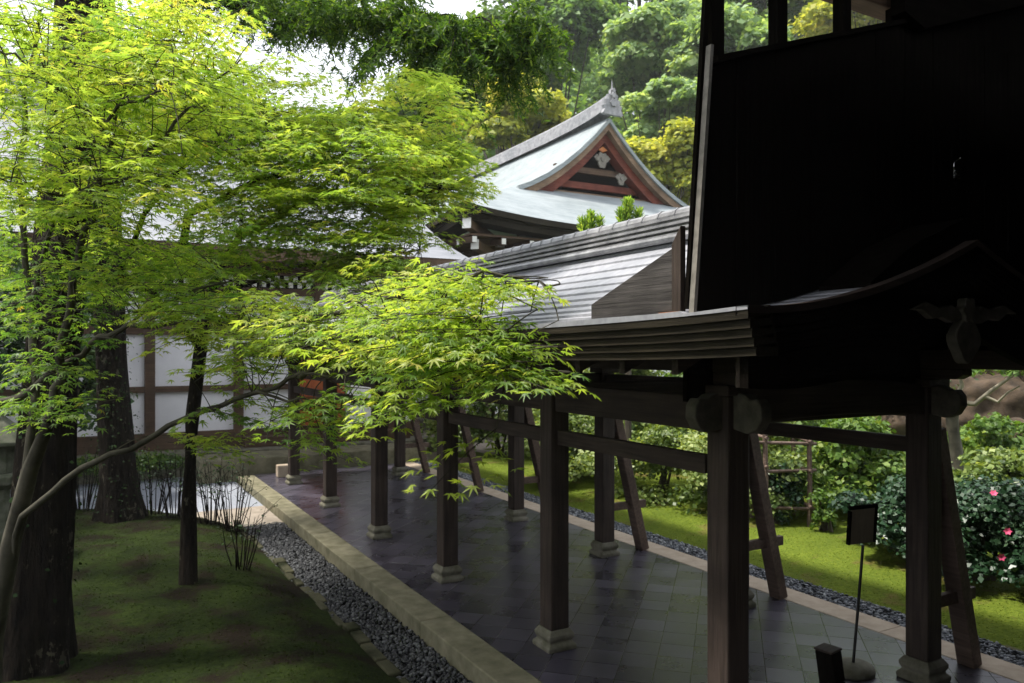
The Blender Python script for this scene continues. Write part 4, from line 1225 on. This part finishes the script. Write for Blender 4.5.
# the long bough
bough = [W(100, -40, 12), W(170, -25, 11.4), W(240, 4, 10.8), W(300, 16, 10.3), W(370, 18, 9.8), W(440, 30, 9.4), W(490, 28, 9.0), W(530, 22, 8.8)]
g = MB(); g.tube(bough, [.16, .14, .12, .10, .09, .07, .05, .02], 8)
subs = []
for i in range(125):
    t = rnd.uniform(1.2, 7)**1.0 if i < 60 else rnd.uniform(3.9, 7); k = min(int(t), 6); s = bough[k].lerp(bough[k+1], t-k)
    L = rnd.uniform(.5, 1.25) if t < 5.8 else rnd.uniform(.3, .7)
    a = rnd.uniform(0, 6.28)
    dirv = Vector((math.cos(a), math.sin(a), rnd.uniform(-.1, .35))).normalized()
    drp = rnd.uniform(.15, .8)*(1.35 if t > 4.4 else .45)
    pts = [s+dirv*L*q-Vector((0, 0, drp*L*q*q)) for q in (0, .25, .5, .75, 1)]
    subs.append(pts); g.tube(pts, [.022, .018, .013, .009, .004], 5)
g.build('bough', M['bark_dark'], t2, smooth=True, fix=False)
C = []; D = []
for pts in subs:
    for j in range(30):
        q = rnd.uniform(.1, 4); k = min(int(q), 3); s = pts[k].lerp(pts[k+1], q-k)
        ax_ = (pts[k+1]-pts[k]).normalized()
        sd_ = ax_.cross(Vector((0, 0, 1))).normalized()*rnd.choice((-1, 1))
        dv = (ax_*.55+sd_*.8+Vector((0, 0, -rnd.uniform(.1, .9)))).normalized()
        L = rnd.uniform(.14, .36)
        for h in range(17):
            e = s+dv*L*(h/17.)-Vector((0, 0, .10*(h/17.)**2))
            C.append(e); D.append((dv*.6+Vector(rnd.normal(0, .75, 3))*.9).normalized())
C = np.array(C); D = np.array(D)
side = np.cross(D, rnd.normal(size=D.shape)); side /= np.linalg.norm(side, axis=1, keepdims=True)
Rm = np.stack([side, D, np.cross(side, D)], 2)
V, F, ti = scatter(C, Rm, rnd.uniform(.045, .085, len(C)), NE*np.array([6.5, 1, 1]), DIF, np.clip(rnd.normal(.45, .25, len(C)), 0, 1))
fast_mesh('needles', V, F, M['conifer'], t2, ti)

for i, (px, d, rad, n_, lb_) in enumerate(((-70, 12.8, (1.9, 1.9, 2.4), 13000, 'dark evergreen bush tree behind the nearest big trunk'), (66, 14.6, (1.1, 1.1, 1.9), 7000, 'dark evergreen bush tree between the two big trunks'),
                                (-330, 11, (2.6, 2.6, 4.6), 13000, 'dark evergreen bush tree added out of view beyond the left edge to shade the mound'),  # this tree and the next two are unseen, added to block side light
                                (-900, 6.0, (3.0, 3.6, 4.8), 14000, 'tall evergreen bush tree added out of view on the left to block side light'),
                                (-560, 8.5, (2.6, 3.2, 4.8), 14000, 'tall evergreen bush tree added out of view left of the nearest big trunk to block light'))):
    p = W(px, 300, d); rn_ = np.random.default_rng(300+i)
    root = thing('evergreen_tree', lb_, 'tree', (p.x, p.y, 0))
    bl = crown_blobs((p.x, p.y, rad[2]*1.15+.4), rad, 26, rn_, .38, -.9)
    g = MB(); limbs(g, (p.x, p.y, -.3), (p.x, p.y, 4), bl, .13, rn_, 9); g.build('trunk', M['bark_dark'], root, fix=False)
    V, F, ti = blobs_leaves(bl, n_, .11, rn_, .4, .6); fast_mesh('crown', V, F, M['evergreen'], root, ti)

# ---- Japanese maples
def maple_template():
    lob = [(-128, .34), (-84, .66), (-42, .93), (0, 1.0), (42, .93), (84, .66), (128, .34)]
    pts = [(0, 0, 0)]
    ring = []
    for i, (a, r) in enumerate(lob):
        a = math.radians(a)
        def P(ang, rr, z): return (math.sin(ang)*rr, math.cos(ang)*rr, z)
        w = math.radians(9.5)
        if i == 0: ring.append(P(a-.35, .12, 0))
        ring.append(P(a-w*.9, r*.58, -.04*r)); ring.append(P(a, r, -.20*r*r)); ring.append(P(a+w*.9, r*.58, -.04*r))
        nx = lob[i+1] if i < len(lob)-1 else None
        if nx: ring.append(P((a+math.radians(nx[0]))/2, .27, .03))
        else: ring.append(P(a+.35, .12, 0))
    V = np.array(pts+ring)
    n = len(ring)
    F = [(0, i+1, i) for i in range(1, n)]
    return V, np.array(F)
MV, MF = maple_template()

def make_maple(name, label, base, trunk, trunk_r, branches, regions, seed, bark, leaf_cm=.040, dens=2.3):
    rnd = np.random.default_rng(seed)
    root = thing(name, label, 'tree', base)
    g = MB(); g.tube(trunk, trunk_r, 10); g.build('trunk', M[bark], root, smooth=True, fix=False)
    bp = []
    for pts, r0, r1 in branches:
        P = [W(*p) for p in pts]
        Q = []
        for a, b_, in zip(P[:-1], P[1:]):
            for q in range(4):
                Q.append(a.lerp(b_, q/4.)+Vector(rnd.normal(0, .012, 3)))
        Q.append(P[-1])
        g = MB(); g.tube(Q, [r0+(r1-r0)*i/(len(Q)-1) for i in range(len(Q))], 8)
        g.build('branch', M[bark], root, smooth=True, fix=False)
        bp += [(v.x, v.y, v.z) for v in Q]
    bp = np.array(bp)
    C = []; Y = []; NR = []; S = []; TI = []
    tw = MB()
    for (cx, cy, rx, ry, d0, d1, n, lit_tint) in regions:
        for i in range(int(n*dens)):
            a = rnd.uniform(0, 6.28); r = math.sqrt(rnd.random())
            px, py = cx+rx*r*math.cos(a), cy+ry*r*math.sin(a)
            d = rnd.uniform(d0, d1)
            c = np.array(W(px, py, d))
            dd = np.linalg.norm(bp-c, axis=1); cand = np.where(dd < dd.min()*1.35+.12)[0]; j = int(rnd.choice(cand)); s = bp[j]
            out = c-s; out[2] *= .3
            ol = np.linalg.norm(out)
            if ol < .05: out = rnd.normal(size=3); out[2] = 0; ol = np.linalg.norm(out)
            out = out/ol
            an = rnd.normal(0, .6); ca, sa = math.cos(an), math.sin(an)
            out = np.array([out[0]*ca-out[1]*sa, out[0]*sa+out[1]*ca, out[2]*.5]); out /= np.linalg.norm(out)
            L = rnd.uniform(.32, .52)
            sd_ = np.cross(out, [0, 0, 1.0]); sd_ /= np.linalg.norm(sd_)
            tilt = rnd.normal(0, .22)
            upv = np.cross(sd_, out); 
            sd2 = sd_*math.cos(tilt)+upv*math.sin(tilt)
            start = c-out*L*.5
            droop = rnd.uniform(.05, .20)
            axis = [start+out*L*q-np.array([0, 0, droop*L*q*q]) for q in (0, .25, .5, .75, 1)]
            link = dd[j]
            if link < .5:
                q1 = (s+axis[0])/2 + rnd.normal(0, .05*link, 3) + np.array([0, 0, .10*link])
                tw.tube([s*(1-q)**2 + 2*q1*q*(1-q) + axis[0]*q*q for q in (0, .2, .4, .6, .8, 1)], [.0034, .0031, .0028, .0026, .0025, .0024], 4, False)
            tw.tube(axis, [.0025, .0022, .002, .0017, .0013], 3, False)
            t0 = np.clip(rnd.normal(.42+lit_tint, .13), 0, 1)
            def leaf(p, dirv, sc_):
                C.append(p); Y.append(math.atan2(dirv[1], dirv[0]))
                NR.append((rnd.normal(0, .28)-.25*dirv[0], rnd.normal(0, .28)-.25*dirv[1], 1.0))
                NR[-1] = (rnd.normal(0, .27)+.22*dirv[0], rnd.normal(0, .27)+.22*dirv[1], 1.0)
                S.append(leaf_cm*sc_*rnd.uniform(.75, 1.2)); TI.append(np.clip(t0+rnd.normal(0, .12), 0, .96) if rnd.random() > .003 else 1.0)
            for q in range(1, 7):
                f = q/6.5; p0 = start+out*L*f-np.array([0, 0, droop*L*f*f])
                for s_ in (-1, 1):
                    sl_ = L*(.48*(1-f)+.12)*rnd.uniform(.7, 1.15)
                    dv = out*.62+sd2*s_*.78; dv /= np.linalg.norm(dv)
                    nn = max(1, int(sl_/.05))
                    for h in range(1, nn+1):
                        p = p0+dv*sl_*h/nn-np.array([0, 0, .25*sl_*(h/nn)**2])+rnd.normal(0, .008, 3)
                        ld = dv+sd2*s_*rnd.normal(.3, .4)
                        leaf(p, ld, 1.0)
                        if rnd.random() < .4 and h < nn: leaf(p, dv-sd2*s_*.8, .9)
            leaf(axis[-1], out, 1.1)
    C = np.array(C); Y = np.array(Y); NR = np.array(NR); S = np.array(S); TI = np.array(TI)
    tw.build('twigs', M[bark], root, fix=False)['kind'] = 'stuff'
    V, F, ti = scatter(C, frames_from(NR, Y), S, MV, MF, TI)
    fast_mesh('leaves', V, F, M['maple'], root, ti)
    print(name, 'leaves', len(C))
    return root

a0 = W(-14, 760, 4.9); a0.z = mound_h(a0.x, a0.y)-.1
trunkA = [a0, W(-8, 640, 4.8), W(12, 540, 4.7), W(30, 470, 4.6), W(50, 420, 4.5)]
brA = [([(50, 420, 4.5), (62, 360, 4.45), (70, 300, 4.4), (82, 250, 4.35), (96, 205, 4.3), (110, 140, 4.2), (128, 60, 4.1)], .030, .008),
       ([(0, 590, 4.8), (25, 514, 4.6), (83, 467, 4.3), (140, 440, 4.15), (200, 411, 4.0), (250, 395, 3.8), (300, 378, 3.6), (355, 373, 3.4)], .022, .008),
       ([(-12, 412, 4.8), (50, 378, 4.6), (92, 347, 4.5), (130, 325, 4.3), (200, 322, 4.1), (270, 330, 3.9)], .023, .008),
       ([(300, 378, 3.6), (335, 350, 3.4), (385, 330, 3.2), (430, 335, 3.0), (480, 345, 2.8), (520, 372, 2.7)], .016, .005),
       ([(270, 330, 3.9), (330, 312, 3.7), (400, 297, 3.4), (460, 277, 3.2), (520, 278, 3.0), (560, 284, 2.9)], .013, .004),
       ([(12, 540, 4.7), (38, 400, 4.9), (30, 300, 5.0), (20, 200, 4.9), (25, 90, 4.7), (40, 10, 4.5)], .030, .010),
       ([(96, 205, 4.3), (150, 150, 4.1), (200, 100, 4.2), (240, 60, 4.4)], .014, .004),
       ([(30, 300, 5.0), (70, 170, 4.4), (120, 110, 3.9), (170, 90, 3.6)], .016, .005),
       ([(130, 325, 4.3), (190, 290, 4.4), (260, 280, 4.4)], .012, .004),
       ([(110, 140, 4.2), (70, 95, 4.0), (20, 60, 3.8), (-40, 30, 3.7)], .010, .004),
       ([(125, 75, 4.1), (160, 45, 4.3), (205, 25, 4.5)], .008, .003),
       ([(25, 90, 4.7), (70, 50, 4.4), (110, 20, 4.2)], .009, .003),
       ([(96, 205, 4.3), (40, 190, 4.0), (-20, 170, 3.8)], .009, .003),
       ([(150, 150, 4.1), (120, 180, 3.8), (80, 190, 3.6)], .007, .003),
       ([(200, 100, 4.2), (215, 135, 4.5), (240, 150, 4.9)], .008, .003),
       ([(250, 395, 3.8), (300, 400, 3.6), (340, 410, 3.5)], .008, .003)]
regA = [(60, 50, 110, 70, 3.3, 5.2, 52, .06), (170, 95, 85, 60, 3.6, 5.5, 44, .14), (80, 170, 105, 55, 3.3, 5.0, 46, .10),
        (50, 300, 60, 70, 3.6, 5.3, 16, -.18), (60, 400, 55, 40, 3.8, 5.2, 7, -.2), (150, 275, 85, 26, 3.9, 5.4, 18, -.02),
        (180, 240, 90, 20, 4.2, 5.6, 10, -.02), (230, 315, 95, 26, 3.7, 5.0, 30, .08), (330, 328, 75, 28, 3.2, 4.2, 19, .10),
        (400, 325, 65, 40, 2.7, 3.7, 21, .10), (430, 355, 45, 20, 2.5, 3.2, 5, .06), (170, 18, 70, 22, 3.8, 5.2, 16, .2), (480, 335, 36, 20, 2.6, 3.1, 6, .0), (500, 355, 30, 22, 2.5, 3.0, 5, -.05),
        (528, 372, 14, 14, 2.55, 2.8, 1.4, -.02), (450, 285, 50, 16, 2.8, 3.7, 9, .12), (518, 281, 30, 8, 2.8, 3.2, 3, .14),
        (330, 405, 40, 20, 3.2, 4.2, 4, -.10), (250, 400, 70, 18, 3.7, 4.6, 3, -.08), (270, 362, 60, 16, 3.6, 4.4, 5, .0),
        (395, 392, 30, 12, 2.8, 3.3, 2, .05), (440, 394, 14, 6, 2.6, 2.8, .5, .05), (470, 452, 5, 4, 2.6, 2.75, .5, .05), (325, 440, 25, 10, 3.6, 4.2, 1, -.05),
        (210, 440, 35, 10, 4.3, 4.8, 3, .1)]
make_maple('maple_tree', 'near maple with pale slender stems at the lower left and lowest leaves over the corridor', a0, trunkA, [.07, .062, .054, .046, .034], brA, regA, 5, 'bark_grey')
b0_ = W(188, 583, 8.7); b0_.z = mound_h(b0_.x, b0_.y)-.05
trunkB = [b0_, W(189, 500, 8.7), W(192, 420, 8.7), W(201, 345, 8.6), W(205, 300, 8.4)]
brB = [([(205, 300, 8.4), (180, 255, 7.6), (190, 215, 7.0), (240, 190, 6.6), (300, 168, 6.3), (360, 150, 6.0)], .05, .010),
       ([(205, 300, 8.4), (240, 235, 7.6), (300, 205, 7.0), (370, 195, 6.5), (440, 190, 6.2)], .045, .008),
       ([(201, 345, 8.6), (150, 290, 7.8), (118, 275, 7.2), (145, 215, 6.6), (200, 150, 6.2), (250, 125, 6.0), (275, 118, 6.0)], .035, .008),
       ([(300, 205, 7.0), (360, 160, 7.0), (420, 125, 7.2), (450, 90, 7.4)], .022, .006),
       ([(205, 300, 8.4), (280, 270, 7.4), (350, 255, 6.6), (420, 250, 6.0)], .03, .006)]
regB = [(225, 150, 95, 45, 5.4, 7.2, 75, .08), (20, 220, 90, 70, 7, 9.5, 45, -.15), (-120, 230, 120, 90, 6, 9, 60, 0), (300, 120, 70, 22, 5.6, 7, 22, .12), (210, 90, 60, 35, 5.6, 7, 22, .12), (330, 165, 85, 38, 5.2, 7.0, 62, .10), (415, 180, 48, 34, 5.6, 7.0, 44, .16),
        (310, 212, 115, 28, 5.2, 6.6, 64, .12), (400, 235, 40, 16, 5.4, 6.2, 12, .12), (270, 258, 120, 18, 5.4, 6.8, 26, .06), (380, 275, 60, 20, 5.0, 6.2, 20, .0),
        (280, 85, 45, 30, 5.6, 6.6, 7, .16), (350, 122, 60, 18, 5.8, 7.0, 18, .12), (415, 118, 52, 50, 6.0, 7.6, 46, .14), (130, 120, 100, 80, 5.5, 7.5, 40, .0),
        (455, 170, 30, 30, 6, 7, 12, .05)]
make_maple('maple_tree', 'farther maple with slim straight trunk rising from the moss mound', b0_, trunkB, [.105, .082, .075, .07, .065], brB, regB, 6, 'bark_dark', .047)

# ---- twiggy shrubs on the mound
def twig_shrub(label, px, d, hgt, nst, spread, seed, leaves, group):
    rnd = np.random.default_rng(seed)
    b = W(px, 500, d); z = mound_h(b.x, b.y)
    root = thing('twig_shrub', label, 'shrub', (b.x, b.y, z), group)
    g = MB(); C = []
    for i in range(nst):
        a = rnd.uniform(0, 6.28); s = spread*rnd.uniform(.3, 1)
        p0 = Vector((b.x+math.cos(a)*s*.35, b.y+math.sin(a)*s*.35, z-.05))
        p2_ = Vector((b.x+math.cos(a)*s, b.y+math.sin(a)*s, z+hgt*rnd.uniform(.7, 1.05)))
        p1_ = p0.lerp(p2_, .5)+Vector(rnd.normal(0, .03, 3))
        g.tube([p0, p1_, p2_], [.010, .007, .003], 5)
        for q in range(3):
            e = p1_.lerp(p2_, rnd.random()); f = e+Vector((rnd.normal(0, .12), rnd.normal(0, .12), rnd.uniform(.05, .2)))
            g.tube([e, f], [.004, .002], 4); C += [f.lerp(e, rnd.random()*.5) for _ in range(leaves)]
    g.build('stems', M['bark_dark'], root, fix=False)
    if leaves:
        C = np.array(C)+rnd.normal(0, .03, (len(C), 3))
        V, F, ti = scatter(C, frames_from(rnd.normal(0, .4, (len(C), 3))+np.array([0, 0, 1.]), rnd.uniform(0, 6.28, len(C))), rnd.uniform(.03, .055, len(C)), DI, DIF, rnd.random(len(C))*.6)
        fast_mesh('foliage', V, F, M['evergreen'], root, ti)
TG = 'thin twiggy shrubs along the back of the moss mound'
for i, (px, lb_) in enumerate(((82, 'twiggy shrub between the two big trunks'), (152, 'twiggy shrub right beside the foot of the ivy trunk'), (175, 'twiggy shrub left of the slim maple trunk'),
                               (212, 'twiggy shrub right of the slim maple trunk'), (232, 'twiggy shrub at the far corner of the mound near the kerb'))):
    twig_shrub(lb_, px, 12.6-.2*i, 1.0, 16, .42, 60+i, 3, TG)
twig_shrub('bare little shrub at the mound edge beside the dark gravel', 240, 9.4, .72, 10, .32, 70, 2, None)

# low clipped hedge in front of the plastered hall
rnd = np.random.default_rng(90)
bl = [(np.array([x, 18.35, .22]), np.array([.42, .35, .30])) for x in np.arange(-9, 2.0, .38)]
V, F, ti = blobs_leaves(bl, 14000, .07, rnd, .4, .5)
tag(fast_mesh('clipped_hedge', V, F, M['midgreen'], None, ti), 'low clipped hedge along the foot of the white plaster wall', 'hedge')

# ---- thin damp haze over the garden and hillside
g = MB(); g.box(-120, 260, -30, 260, -3, 62)
hz = g.build('haze', M['plaster'])
m = bpy.data.materials.new('haze_air'); m.use_nodes = True
nt_ = m.node_tree; nt_.nodes.clear()
o_ = nt_.nodes.new('ShaderNodeOutputMaterial'); v_ = nt_.nodes.new('ShaderNodeVolumePrincipled')
v_.inputs['Color'].default_value = (0.92, 0.95, 0.97, 1); v_.inputs['Density'].default_value = 0.0006
nt_.links.new(v_.outputs[0], o_.inputs['Volume'])
hz.data.materials.clear(); hz.data.materials.append(m)
tag(hz, kind='stuff')
hz['label'] = 'thin pale haze in the air between the garden and the wooded hillside'; hz['category'] = 'haze'
